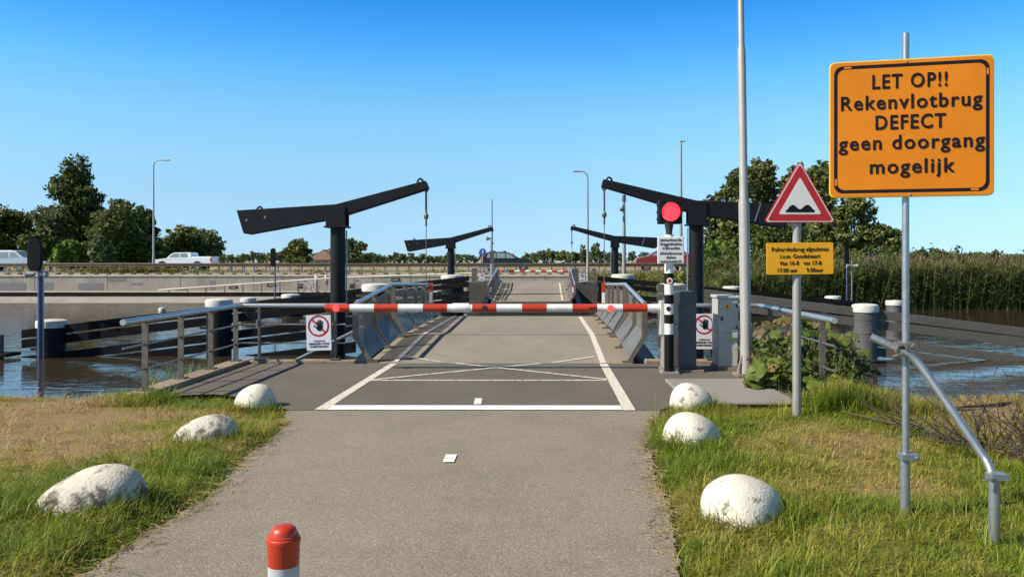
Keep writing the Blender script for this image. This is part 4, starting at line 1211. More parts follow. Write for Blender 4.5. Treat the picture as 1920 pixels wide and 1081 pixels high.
# ------------------------------------------------------------------ grass
def blades(n, x0, x1, y0, y1, hmin, hmax, wd, seed, mask, hfun=None, dry=dryness, green_boost=0.0, zfun=None, lean0=.45, tuft=.55):
    rng = np.random.default_rng(seed)
    x = rng.uniform(x0, x1, n)
    # more blades where we stand close
    y = y0 + (y1-y0) * rng.random(n)**1.25
    az = rng.uniform(0, 2*np.pi, n)
    if tuft:
        m = max(1, n // 34); tx_i = rng.integers(0, m, n); use = rng.random(n) < tuft
        ox, oy = rng.normal(0, .045, n), rng.normal(0, .045, n)
        cx_, cy_ = x[:m][tx_i] + ox, y[:m][tx_i] + oy
        x = np.where(use, cx_, x); y = np.where(use, cy_, y); az = np.where(use, np.arctan2(oy, ox) + rng.normal(0, .6, n), az)
    k = mask(x, y); x, y, az = x[k], y[k], az[k]; n = len(x)
    z = hgt(x, y) if zfun is None else zfun(x, y)
    d = dry(x, y) + rng.normal(0, .15, n) + (vnoise(x*6+31, y*6+5) - .5)*.35
    d = np.clip(d - green_boost, 0, 1)
    h = rng.uniform(hmin, hmax, n) * (1.15 - .55*d)
    if hfun is not None: h = h * hfun(x, y)
    lean = np.abs(rng.normal(lean0, .4, n)) + .35*d
    dx, dy = np.cos(az), np.sin(az); sx, sy = -dy, dx
    w_ = wd * rng.uniform(.6, 1.4, n)
    V = np.zeros((n, 6, 3), np.float32)
    for i, (t_, ws) in enumerate(((0,1.0),(.55,.8),(1.0,.12))):
        ox = h*lean*t_**1.8; hz = h*(t_ - .33*np.minimum(lean,1.8)*t_**2)
        px_, py_, pz_ = x+dx*ox, y+dy*ox, z+hz-.015
        V[:, 2*i, 0] = px_-sx*w_*ws/2; V[:, 2*i, 1] = py_-sy*w_*ws/2; V[:, 2*i, 2] = pz_
        V[:, 2*i+1, 0] = px_+sx*w_*ws/2; V[:, 2*i+1, 1] = py_+sy*w_*ws/2; V[:, 2*i+1, 2] = pz_
    c = veg_col(d, rng.random(n))
    C = np.repeat(c[:, None, :], 6, 1)
    i0 = (np.arange(n)*6)[:, None]
    Qd = np.concatenate([i0 + np.array([[0,1,3,2]]), i0 + np.array([[2,3,5,4]])], 1).reshape(-1, 4)
    return V.reshape(-1, 3), Qd, C.reshape(-1, 3)
def cat(parts):
    Vs, Qs, Cs, o = [], [], [], 0
    for V, Q_, C in parts:
        Vs.append(V); Qs.append(Q_ + o); Cs.append(C); o += len(V)
    return np.concatenate(Vs), np.concatenate(Qs), np.concatenate(Cs)
pp, ap = np.array(ragged([(x + (.05 if x < AX else -.05), y) for x, y in path_poly], seed=9, amp=.075, keep=(9,21))), np.array(apron_poly)
def free(x, y):
    k = ~inside(pp, x, y) & ~inside(ap, x, y)
    k &= ~((x > KL-.12) & (x < KL+.14) & (y > 9.7)) & ~((x > 1.62) & (x < 2.96) & (y > 9.5))
    k &= ~((x > KR-.12) & (x < KR+.14) & (y > 9.75)) & ~((x > KL) & (x < KR) & (y > 10.3))
    for sx, sy, rx, ry in STONES:
        k &= (((x-sx)/rx)**2 + ((y-sy)/ry)**2) > .75
    return k
def clumpy(x, y): return .55 + .8*vnoise(x*3+11, y*3+2)
def tall_near(x, y):
    f = .55 + .55*vnoise(x*1.7+3, y*1.7+8) + .5*vnoise(x*5+3, y*5+8)
    for sx, sy, rx, ry in STONES: f = f + .95*np.exp(-((np.hypot(x-sx, y-sy)/(rx+.22))**4)) 
    return f
Gp = [blades(150000, -8.6, -2.2, 3.4, 10.9, .03, .085, .0058, 21, free, tall_near, lean0=.9),
      blades(80000, .55, 3.2, 3.2, 10.2, .03, .09, .0058, 22, free, tall_near, lean0=.9),
      blades(85000, 3.2, 6.6, 3.2, 10.9, .03, .085, .0058, 23, free, tall_near, lean0=.9),
      blades(5200, -8.0, -2.2, 3.4, 10.8, .13, .24, .0055, 24, free, clumpy, green_boost=.2, lean0=.6),
      blades(4200, .6, 4.5, 3.2, 10.2, .13, .24, .0055, 25, free, clumpy, green_boost=.1, lean0=.6)]
rs_ = np.random.default_rng(61)
for i, (sx, sy, rx, ry) in enumerate(STONES):
    g1 = blades(2600, sx-rx*1.6, sx+rx*1.6, sy-rx*1.6, sy+rx*1.3, .06, .15, .0060, 70+i, lambda x, y: (np.hypot((x-sx)/rx, (y-sy)/ry) > .97) & (np.hypot((x-sx)/rx, (y-sy)/ry) < 1.45) & ~inside(ap, x, y), lambda x, y: .5 + 1.1*vnoise(x*7+i, y*7), green_boost=.22, lean0=.6)
    Gp.append(g1)
Gp.append(blades(1800, -5.5, -4.5, 9.5, 10.25, .08, .2, .006, 80, lambda x, y: x < 0, None, green_boost=.1, lean0=.6))
V, Q_, C = cat(Gp)
tag(np_mesh('grass', V, Q_, M['grass'], col=C), 'green and straw-coloured rough grass on both sides of the path', 'grass', kind='stuff')

# ------------------------------------------------------------------ leaf clumps
def leaf_cloud(centres, per, spread, size, rng, lo, hi, flat=.7, up=.35, tone_var=.5, aspect=.6):
    """quads scattered round clump centres (m,3); colour between lo and hi by clump and leaf"""
    m = len(centres); n = m * per
    c = np.repeat(np.asarray(centres), per, 0)
    sp = np.repeat(np.asarray(spread if np.ndim(spread) else np.full(m, spread)), per)
    o = rng.normal(0, 1, (n, 3)); o /= np.maximum(np.linalg.norm(o, axis=1, keepdims=True), 1e-6)
    o *= (rng.random((n, 1))**.45) * sp[:, None]; o[:, 2] *= flat
    p = c + o
    nr = rng.normal(0, 1, (n, 3)); nr[:, 2] += up; nr += o / np.maximum(sp[:, None], 1e-3) * .9
    nr /= np.linalg.norm(nr, axis=1, keepdims=True)
    a = np.cross(nr, rng.normal(0, 1, (n, 3))); a /= np.linalg.norm(a, axis=1, keepdims=True)
    b_ = np.cross(nr, a)
    s = size * rng.uniform(.6, 1.4, (n, 1))
    a *= s*.5; b_ *= s*.5*aspect
    V = np.stack([p - a, p - b_*1.0, p + a, p + b_*1.0], 1).reshape(-1, 3)
    tc_ = np.repeat(rng.random(m), per); t_ = np.clip(.5 + (tc_-.5)*tone_var*1.4 + rng.normal(0, .22, n), 0, 1)[:, None]
    col = np.array(lo) + (np.array(hi)-np.array(lo))*t_
    C = np.repeat(col, 4, 0)
    Qd = np.arange(n*4).reshape(-1, 4)
    return V, Qd, C
KIND = {'dark': ((0.047,0.066,0.014),(0.124,0.153,0.033)), 'olive': ((.062,.080,.020),(.215,.230,.062)), 'grey': ((0.083,0.101,0.040),(0.195,0.218,0.088)), 'fresh': ((0.088,0.136,0.021),(0.201,0.271,0.042)), 'far': ((0.065,0.094,0.033),(0.136,0.171,0.059))}
def crown_centres(shape, Wd, Ht, base, rng, m):
    """clump centres on the outside of several lobes"""
    C_, S_ = [], []
    lobes = []
    if shape == 'poplar':
        k = 9
        for i in range(k):
            f = i/(k-1); r = Wd*.5*(.62 + .45*math.sin(math.pi*min(1, f*.8+.10)))*(1 - .22*f**4)
            lobes.append((rng.normal(0, Wd*.10), rng.normal(0, Wd*.10), base + (Ht-base)*(.08+.86*f), r*.72, (Ht-base)*.15))
    elif shape == 'bush':
        k = 9
        for i in range(k):
            a = rng.uniform(0, 6.28); q = rng.random()**.5*.32
            lobes.append((math.cos(a)*Wd*q*1.15, math.sin(a)*Wd*q, Ht*rng.uniform(.28,.70), Wd*rng.uniform(.20,.30), Ht*.27))
    else:
        k = 12
        lobes.append((0, 0, base + (Ht-base)*.55, Wd*.30, (Ht-base)*.34))
        for i in range(k):
            a = rng.uniform(0, 6.28); q = rng.uniform(.15, .36); f = rng.uniform(.12, .86)
            q *= math.sqrt(max(.15, 1 - (2*f-.85)**2))
            lobes.append((math.cos(a)*Wd*q, math.sin(a)*Wd*q, base + (Ht-base)*f, Wd*rng.uniform(.15, .23), (Ht-base)*rng.uniform(.12, .19)))
    wts = np.array([l[3]*l[3] for l in lobes]); wts /= wts.sum()
    for j in rng.choice(len(lobes), m, p=wts):
        x, y, z, r, rz = lobes[j]
        d = rng.normal(0, 1, 3); d /= np.linalg.norm(d); q = rng.uniform(.55, 1.05)
        C_.append((x + d[0]*r*q, y + d[1]*r*q, max(.25, z + d[2]*rz*q)))
    return np.array(C_), lobes
def tree(px, top, wpx, Y, shape, kind, label, base_z=.45, n=2600, trunk=.22, group=None, seed=None, lsize=.46, name='tree', base_frac=.16, per=14):
    x = PX(px, Y); Ht = PZ(top, Y) - base_z; Wd = wpx*Y/F
    rng = np.random.default_rng(seed if seed is not None else int(px*7+top))
    t = thing(name, (x, Y, base_z), label, 'tree', group)
    n = int(n*1.6); cs, lobes = crown_centres(shape, Wd, Ht, Ht*base_frac, rng, max(20, n//per))
    # fit the crown to the measured height and width
    zmax = cs[:, 2].max(); cs[:, 2] *= (Ht - .3) / zmax
    ex = (cs[:, 0].max() - cs[:, 0].min()); cs[:, :2] *= (Wd - .5) / ex; cs[:, 0] -= (cs[:, 0].max() + cs[:, 0].min())/2
    V, Qd, C = leaf_cloud(cs + np.array([x, Y, base_z]), per, np.full(len(cs), max(.35, Wd*.085)), lsize, rng, *KIND[kind])
    np_mesh('crown', V, Qd, M['leaf'], parent=t, col=C)
    b = MB(); r0 = max(.10, Wd*.03)
    b.tube([(x, Y, base_z-.3), (x+.05*Wd*rng.normal(), Y, base_z+Ht*.35), (x, Y, base_z+Ht*.72)], [r0*1.2, r0*.8, r0*.3], 9)
    for l in lobes[:9]:
        z0 = base_z + min(l[2]*.6, Ht*.55)
        b.tube([(x, Y, z0), (x+l[0]*.5, Y+l[1]*.5, base_z+l[2]*.85), (x+l[0]*.95, Y+l[1]*.95, base_z+l[2])], [r0*.45, r0*.3, r0*.08], 6)
    b.build('trunk', M['bark'], t, smooth=50)
    return t
# trees on the left beyond the main road
tree(8, 384, 125, 108, 'round', 'dark', 'dark broad tree at the left edge of the view', n=6500)
tree(95, 381, 85, 106, 'round', 'grey', 'grey-green loose tree between the dark left-edge tree and the tallest tree', n=4200)
tree(146, 287, 98, 112, 'poplar', 'dark', 'tallest tree of the left group, rising well above all the others', n=9500, base_frac=.10)
tree(212, 370, 78, 99, 'poplar', 'olive', 'bushy poplar at the right foot of the tallest tree', n=4600)
tree(243, 377, 55, 104, 'poplar', 'dark', 'narrow poplar just left of the lamp post behind the pickup', n=3600, base_frac=.06)
tree(274, 383, 55, 107, 'poplar', 'dark', 'narrow poplar directly behind the lamp post near the pickup', n=3600, base_frac=.06)
tree(322, 420, 85, 110, 'bush', 'olive', 'rounded bush tree behind the front of the white pickup', n=4200)
tree(377, 424, 82, 113, 'bush', 'grey', 'feathery willow with rounded outline behind the bed of the white pickup', n=4600)
tree(188, 436, 44, 93, 'poplar', 'grey', 'pale green young willow in front of the left tree group', n=1700, base_frac=.03)
tree(122, 447, 50, 94, 'bush', 'fresh', 'bright green bush at the foot of the tallest tree', n=1900)
tree(64, 436, 60, 96, 'bush', 'dark', 'low dark bush behind the shipping signal at the left', n=2200)
tree(192, 392, 60, 104, 'poplar', 'dark', 'dark poplar closing the gap between the tallest tree and the bushy poplar', n=3000, base_frac=.04)
tree(228, 384, 50, 106, 'poplar', 'olive', 'slim poplar squeezed between the bushy poplar and the narrow poplar', n=2600, base_frac=.04)
tree(259, 386, 50, 103, 'poplar', 'olive', 'slim poplar between the two narrow dark poplars near the lamp post', n=2600, base_frac=.04)
tree(285, 446, 60, 100, 'bush', 'dark', 'dark low bush filling the gap at the foot of the lamp post trees', n=2200)
tree(165, 440, 70, 102, 'bush', 'dark', 'dark bush directly below the tallest tree', n=2400)
# trees on the right
tree(1338, 362, 54, 101, 'round', 'grey', 'small pale tree at the left side of the right-hand tree group', n=2600)
tree(1378, 303, 84, 96, 'round', 'olive', 'tall leafy tree left of the lamp mast', n=4400, base_frac=.10)
tree(1438, 297, 82, 99, 'round', 'olive', 'tall leafy tree between the lamp mast and the warning triangle', n=5600, base_frac=.10)
tree(1488, 303, 66, 103, 'poplar', 'olive', 'tall narrow tree behind the warning triangle', n=4600, base_frac=.08)
tree(1538, 299, 80, 97, 'round', 'olive', 'tall leafy tree at the left edge of the orange notice board', n=5600, base_frac=.10)
tree(1596, 366, 95, 95, 'round', 'olive', 'broad tree showing below the orange notice board', n=5200, base_frac=.10)
tree(1462, 405, 150, 92, 'bush', 'dark', 'wide dark undergrowth bush at the foot of the right-hand trees', n=4200)
tree(1662, 417, 64, 106, 'round', 'olive', 'smaller rounded tree right of the orange notice post', n=3000, base_frac=.08)
tree(1352, 448, 70, 93, 'bush', 'fresh', 'green bush in front of the right-hand tree group beside the dark column', n=2400)
# the two field trees and the house between them
tree(558, 446, 56, 205, 'round', 'olive', 'round field tree left of the brown roofed house', base_z=.3, n=3200, lsize=.8, base_frac=.08)
tree(667, 446, 54, 215, 'round', 'far', 'round field tree right of the near left balance beam column', base_z=.3, n=3200, lsize=.8, base_frac=.08)
hx = PX(603, 235)
t = thing('farmhouse', (hx, 235, .3), 'small farmhouse with brown hipped roof between the two field trees', 'house')
b = MB(); b.box(hx-3.6, hx+3.6, 235, 243, .2, 2.1); b.build('wall', M['brick'], t)
b = MB()
b.add([(hx-4.0,234.5,2.1),(hx+4.0,234.5,2.1),(hx+4.0,243.5,2.1),(hx-4.0,243.5,2.1),(hx-.4,238,5.1),(hx+.4,240,5.1)], [(0,1,4),(1,2,5,4),(2,3,5),(3,0,4,5),(0,3,2,1)])
rf = b.build('roof', M['roof_tile'], t)
b = MB(); b.box(hx+.9, hx+1.4, 238.6, 239.1, 3.4, 5.4); b.build('chimney', M['brick'], rf)
for i in (-2.2, 0.0, 2.2):
    b = MB(); b.box(hx+i-.5, hx+i+.5, 234.96, 234.998, .8, 1.8); b.build('window', M['glass'], t)
# distant tree line: each tree its own crown, a few shapes shared
protos = []
for i, (sh, kd) in enumerate((('round','far'),('bush','far'),('poplar','far'),('round','olive'),('bush','far'))):
    rng = np.random.default_rng(50+i)
    cs, lb = crown_centres(sh, 9.0, 8.0, .8, rng, 62)
    cs[:, 2] *= 7.4/cs[:, 2].max(); cs[:, 2] = np.maximum(cs[:, 2], .4)
    V, Qd, C = leaf_cloud(cs, 12, np.full(len(cs), 1.1), 1.25, rng, *KIND[kd])
    protos.append((V, Qd, C))
proto_o = {}
rr = random.Random(11)
def far_tree(px, top, wpx, Y, k, label, group):
    x = PX(px, Y); hh = PZ(top, Y) - .25; ww_ = wpx*Y/F
    if k not in proto_o:
        V, Qd, C = protos[k]
        o = np_mesh('distant_tree', V, Qd, M['leaf'], col=C); proto_o[k] = o
    else:
        o = proto_o[k].copy(); COL.objects.link(o)
    o.location = (x, Y, .25); o.scale = (ww_/8.6, ww_/8.6, hh/7.8); o.rotation_euler = (0, 0, rr.uniform(0, 6.28))
    tag(o, label, 'tree', group)
line = []
px = 408
while px < 700:
    line.append((px, rr.uniform(471, 479), rr.uniform(18, 30), rr.uniform(300, 360), rr.choice((0,1,3,4)))); px += rr.uniform(9, 15)
while px < 890:
    line.append((px, rr.uniform(473, 481), rr.uniform(15, 24), rr.uniform(360, 420), rr.choice((0,1,4)))); px += rr.uniform(8, 13)
for a in line: far_tree(*a, 'far low tree in the hedge line across the fields at the left', 'trees of the left horizon line')
for a in [(905,471,20,330,0),(932,475,24,330,1),(960,476,24,330,1),(985,474,22,320,4),(1003,474,22,310,1),(1016,470,26,300,0),(1027,467,20,300,3),(1041,471,30,300,0),(1056,470,30,295,3),(1070,472,26,290,1),(1083,474,22,290,0),(1094,459,17,285,2),(1117,457,26,285,0),(1108,470,22,285,1),(1130,470,24,290,4),(1146,474,26,300,0),(1165,474,26,310,1),(1185,472,22,300,0),(1205,473,26,310,1),(1228,475,26,310,4),(1250,476,22,310,1),(1275,474,26,310,0),(1300,474,26,310,1)]:
    far_tree(*a, 'far round tree in the line between the dark car and the red car', 'trees of the middle horizon line')
px = 1685
while px < 1990:
    far_tree(px, rr.uniform(467, 477), rr.uniform(22, 36), rr.uniform(230, 300), rr.choice((0,1,3,4)), 'far low tree in the line above the reeds at the right', 'trees of the right horizon line'); px += rr.uniform(10, 17)

# ------------------------------------------------------------------ reeds and bank plants on the far side, right
rng = np.random.default_rng(77)
def reeds(n, xf, yf, zf, hf, wd, green):
    """tall stalks: each a bent strip with hanging leaves and a brown plume"""
    x, y = xf(n), yf(n); z = zf(x, y); h = hf(x, y) * rng.uniform(.72, 1.05, n)
    Vs, Cs = [], []
    def add(p0, p1, w0, w1, c):
        d = rng.normal(0, 1, (len(p0), 3)); d[:, 2] = 0; d /= np.linalg.norm(d, axis=1, keepdims=True)
        Vs.append(np.stack([p0-d*w0, p0+d*w0, p1+d*w1, p1-d*w1], 1).reshape(-1, 3)); Cs.append(np.repeat(c, 4, 0))
    tone = rng.random((n, 1))
    gcol = np.array(green[0]) + (np.array(green[1])-np.array(green[0]))*tone
    b0 = np.stack([x, y, z], 1); ln = rng.normal(0, .10, (n, 2)) + np.array([.06, -.02])
    tp_ = b0 + np.stack([ln[:, 0]*h, ln[:, 1]*h, h], 1)
    add(b0, tp_, wd*.5, wd*.3, gcol*.8)
    for k in range(8):
        f = rng.uniform(.25, 1.0, (n, 1)); s0 = b0 + (tp_-b0)*f
        a = rng.uniform(0, 6.28, n); l = rng.uniform(.3, .75, n)*np.minimum(1, h/2)
        e = s0 + np.stack([np.cos(a)*l, np.sin(a)*l, rng.uniform(-.25, .35, n)*np.minimum(1, h/2)], 1)
        add(s0, e, wd*.6, wd*.15, gcol*(.55+1.0*rng.random((n, 1))))
    k = rng.random(n) < .22
    pc = np.array([.13,.078,.045])*(.6+.8*rng.random((k.sum(), 1)))
    add(tp_[k], tp_[k]+np.array([.10,0,.26])*rng.uniform(.6,1.2,(k.sum(),1)), wd*.9, wd*.4, pc)
    V = np.concatenate(Vs); C = np.concatenate(Cs)
    return V, np.arange(len(V)).reshape(-1, 4), C
V, Qd, C = reeds(17000, lambda n: 10.8 + 33*rng.random(n)**1.15, lambda n: 50.3 + 6.5*rng.random(n)**1.3,
                 lambda x, y: np.maximum(hgt(x, y), WATER-.2), lambda x, y: 2.45 + .75*vnoise(x*.55, y*.4) + .35*vnoise(x*2.3, y*2) - np.clip((16-x)/5, 0, 1)*.55 - (y-50.3)*.06, .045, ((.060,.085,.020),(.190,.220,.065)))
tag(np_mesh('reed_bed', V, Qd, M['leaf'], col=C), 'tall green reeds with brown plumes along the far right bank', 'reeds', kind='stuff')
# lush bank plants right of the far leaf
cs = []
for _ in range(1500):
    x = rng.uniform(2.9, 14); y = rng.uniform(53.8, 64)
    if x > 10.8 and y < 56: continue
    cs.append((x, y, float(hgt(np.array([x]), np.array([y]))[0]) + rng.uniform(.0, .35) + .35*max(0, min(1, (x-7)/4))))
V1 = leaf_cloud(np.array(cs), 16, np.full(len(cs), .42), .26, rng, (.085,.115,.018), (.235,.260,.05), flat=.8, up=.8)
V2 = reeds(2600, lambda n: rng.uniform(3, 13.5, n), lambda n: rng.uniform(54, 66, n), lambda x, y: hgt(x, y), lambda x, y: (.75 + .5*vnoise(x*.6, y*.5))*np.clip((69-y)/10, .25, 1), .035, ((.13,.16,.03),(.29,.31,.075)))
cs = []
for _ in range(900):
    x = rng.uniform(11, 30); y = rng.uniform(54.5, 60); cs.append((x, y, float(hgt(np.array([x]), np.array([y]))[0]) + rng.uniform(.3, 1.9)))
V3 = leaf_cloud(np.array(cs), 14, np.full(len(cs), .5), .30, rng, (.045,.07,.016), (.12,.15,.04), flat=.9, up=.6)
V, Qd, C = cat([V1, V2, V3])
tag(np_mesh('bank_plants', V, Qd, M['leaf'], col=C), 'tangle of tall grass and green plants on the far right bank', 'plants', kind='stuff')
# weeds along the guard rail
cs = []
for _ in range(420):
    x = rng.uniform(-46, 2) if rng.random() < .4 else rng.normal(-35.5, 2.8)
    cs.append((x, rng.uniform(69.4, 71.3), .78 + rng.uniform(.0, .28 if x < -30 else .1)))
V1 = leaf_cloud(np.array(cs), 12, np.full(len(cs), .30), .16, rng, (.11,.125,.025), (.24,.23,.06), flat=.8, up=.8)
V2 = reeds(520, lambda n: np.where(rng.random(n) < .6, rng.normal(-35.5, 3, n), rng.uniform(-46, 4, n)), lambda n: rng.uniform(69.3, 71.2, n), lambda x, y: .76 + 0*x, lambda x, y: .25 + .35*np.exp(-((x+35.5)/3.5)**2), .03, ((.15,.16,.04),(.30,.27,.10)))
V, Qd, C = cat([V1, V2])
tag(np_mesh('verge_weeds', V, Qd, M['leaf'], col=C), 'scruffy weeds under the near guard rail', 'weeds', kind='stuff')

# ------------------------------------------------------------------ butterbur and weeds by the right railing
def big_leaf(rng, c, r, nrm, col):
    n = 14; nrm = Vector(nrm).normalized(); a = nrm.cross(Vector((rng.normal(), rng.normal(), .3))).normalized(); b_ = nrm.cross(a)
    V = [tuple(c)]; C = [col]
    for k in range(n):
        g_ = math.radians(18 + 324*k/(n-1))
        q = r*(1 + .10*math.sin(5*g_ + rng.uniform(0, 1)) + rng.normal(0, .05))
        ring1 = Vector(c) + (a*math.cos(g_) + b_*math.sin(g_))*q*.55 + nrm*(r*.10*(1+.4*math.sin(3*g_)))
        V.append(tuple(ring1)); C.append(tuple(x*rng.uniform(.9, 1.1) for x in col))
    for k in range(n):
        g_ = math.radians(18 + 324*k/(n-1))
        q = r*(1 + .05*math.sin(6*g_) + rng.normal(0, .04))
        p = Vector(c) + (a*math.cos(g_) + b_*math.sin(g_))*q + nrm*(r*(.16*math.sin(4*g_+1) - .02))
        V.append(tuple(p)); C.append(tuple(x*rng.uniform(.75, 1.05) for x in col))
    F3 = []
    for k in range(n-1):
        F3.append((0, 1+k, 2+k)); F3.append((1+k, 1+n+k, 2+n+k)); F3.append((1+k, 2+n+k, 2+k))
    return V, F3, C
def butterbur(px, py, Y, n, spread, hmax, rmin, rmax, label, seed, brown=.15):
    rng = np.random.default_rng(seed); x0 = PX(px, Y)
    t = thing('butterbur_plant', (x0, Y, 0), label, 'plant', 'butterbur plants by the right railing')
    VV, FF, CC = [], [], []; sb = MB()
    for i in range(n):
        a = rng.uniform(0, 6.28); d = spread*math.sqrt(rng.random()); x = x0 + d*math.cos(a)*1.1; y = Y + d*math.sin(a)*.8
        z = max(.05, hmax*rng.uniform(.2, 1)*(1 - .35*(d/spread)))
        r = rng.uniform(rmin, rmax)
        nrm = (rng.normal(-.15, .35), rng.normal(-.45, .35), rng.uniform(.45, 1.0))
        u = rng.random()
        if rng.random() < brown: col = (.13+.08*u, .105+.06*u, .055)
        else: col = (.075+.085*u, .118+.09*u, .018+.02*u)
        V_, F_, C_ = big_leaf(rng, (x, y, z), r, nrm, col)
        o_ = len(VV); VV += V_; CC += C_; FF += [(a_+o_, b_+o_, c_+o_) for a_, b_, c_ in F_]
        sb.tube([(x0+(x-x0)*.35, Y+(y-Y)*.35, -.35), (x0+(x-x0)*.8, Y+(y-Y)*.8, z*.6), (x, y, z-.01)], [.010,.008,.005], 6)
    np_mesh('leaves', VV, FF, M['grass'], parent=t, col=np.array(CC), k=3, smooth=True)
    sb.build('stalks', M['stalk'], t)
M['stalk'] = mat('plant_stalk', (.12,.14,.04), .7, var=.2)
for a in [(1466, 715, 10.6, 40, .34, .44, .08, .14, 'butterbur with the largest leaves at the foot of the lamp mast', 1, .12),
          (1456, 640, 11.4, 40, .34, .90, .05, .10, 'reddish-brown butterbur clump behind the lamp mast foot', 2, .4),
          (1490, 640, 11.7, 46, .42, 1.08, .05, .10, 'butterbur clump rising above the lower rails, left of the warning sign post', 3, .25),
          (1540, 640, 11.2, 46, .45, .92, .045, .10, 'dense butterbur clump right of the warning sign post', 4, .2),
          (1585, 650, 11.5, 32, .40, .70, .045, .09, 'butterbur clump at the end of the shiny right handrail', 5, .15),
          (1405, 620, 12.6, 26, .35, 1.0, .05, .10, 'green butterbur half hidden behind the pale cabinet and the mast', 6, .1),
          (1565, 745, 9.75, 24, .38, .36, .05, .10, 'low yellowish butterbur on the grassy hummock right of the warning sign post', 7, .1)]: butterbur(*a)
# dense weeds filling the bank between them
cs = []
rng = np.random.default_rng(91)
for _ in range(520):
    px_ = rng.uniform(1395, 1625); Y_ = rng.uniform(10.2, 13.0); x = PX(px_, Y_)
    cs.append((max(x, 3.0), Y_, rng.uniform(-.4, .55) - .25*max(0, (px_-1560)/60)))
V1 = leaf_cloud(np.array(cs), 12, np.full(len(cs), .14), .062, rng, (.035,.055,.010), (.105,.125,.026), up=.5)
def hum_z(x, y): return hgt(x, y) + .20*np.exp(-((x-3.32)/.38)**2 - ((y-9.55)/.5)**2)
V2 = blades(9000, 2.9, 4.4, 9.0, 10.9, .12, .26, .0062, 33, lambda x, y: free(x, y) | (x > 3.5), None, green_boost=.25, zfun=hum_z)
V, Qd, C = cat([V1, V2])
tag(np_mesh('bank_weeds', V, Qd, M['grass'], col=C), 'green weeds and long grass on the bank below the right railing', 'weeds', kind='stuff')
# long grass sprouting at the left kerb
V1 = blades(260, -5.5, -4.95, 11.2, 12.9, .25, .5, .012, 34, lambda x, y: x < 0, None, green_boost=.4, zfun=lambda x, y: 0*x-.25)
V, Qd, C = cat([V1])
tag(np_mesh('kerb_grass', V, Qd, M['grass'], col=C), 'long grass blades growing outside the left kerb', 'grass', kind='stuff')

# fallen dead branch
t = thing('dead_branch', (3.2, 8.0, .1), 'bare dead branch with many twigs lying in the grass behind the brace tube', 'branch')
rng = np.random.default_rng(5)
b = MB()
main = [P(1578,770,8.7), P(1660,790,8.4), P(1730,803,8.05), P(1800,825,7.6), P(1862,842,7.25), P(1950,858,6.9), P(2040,880,6.6)]
b.tube(main, [.008,.011,.013,.017,.02,.024,.026], 8)
b.build('limb', M['twig'], t, smooth=50)
b = MB()
def twig(p, d, l, r, lev):
    pts = [p]; q = Vector(p); d = Vector(d).normalized()
    for k in range(4):
        d = (d + Vector(rng.normal(0, .16, 3)) + Vector((0, 0, .03))).normalized(); q = q + d*l/4
        if q.z < .03: q.z = .03; d.z = abs(d.z)
        pts.append(q.copy())
        if lev > 0 and rng.random() < .75:
            twig(q, (d + Vector(rng.normal(0, .55, 3))).normalized(), l*.5, r*.55, lev-1)
    b.tube(pts, [r, r*.85, r*.7, r*.5, r*.25], 5)
for i in range(64):
    f = (.18+.82*rng.random()**.6)*(len(main)-1); k = min(int(f), len(main)-2); p = main[k].lerp(main[k+1], f-k)
    twig(p, (rng.normal(-.45, .5), rng.normal(-.1, .5), rng.uniform(.05, .95)), rng.uniform(.28, .72), .0075, 2)
for q_, l_ in ((P(1690,650,8.2), .3),):
    pass
twig(P(1662,790,8.4), (-.5, .1, .75), .42, .006, 1)
twig(P(1662,790,8.4), (-.35, -.4, -.2), .3, .005, 0)
b.build('twigs', M['twig'], t)
# small yellow flower
q = G(1624, 945); t = thing('yellow_flower', (q.x, q.y, 0), 'single small yellow flower in the grass left of the orange notice post', 'flower')
b = MB(); b.tube([(q.x,q.y,-.02),(q.x+.01,q.y,.05),(q.x,q.y-.01,.10)], .0022, 5); b.build('stem', M['stalk'], t)
b = MB()
for k in range(10):
    g_ = 2*math.pi*k/10; b.obox((q.x+.008*math.cos(g_), q.y-.012+.008*math.sin(g_), .104), .014, .006, .003, Matrix.Rotation(g_, 3, 'Z'))
b.build('petals', M['yellow'], t)

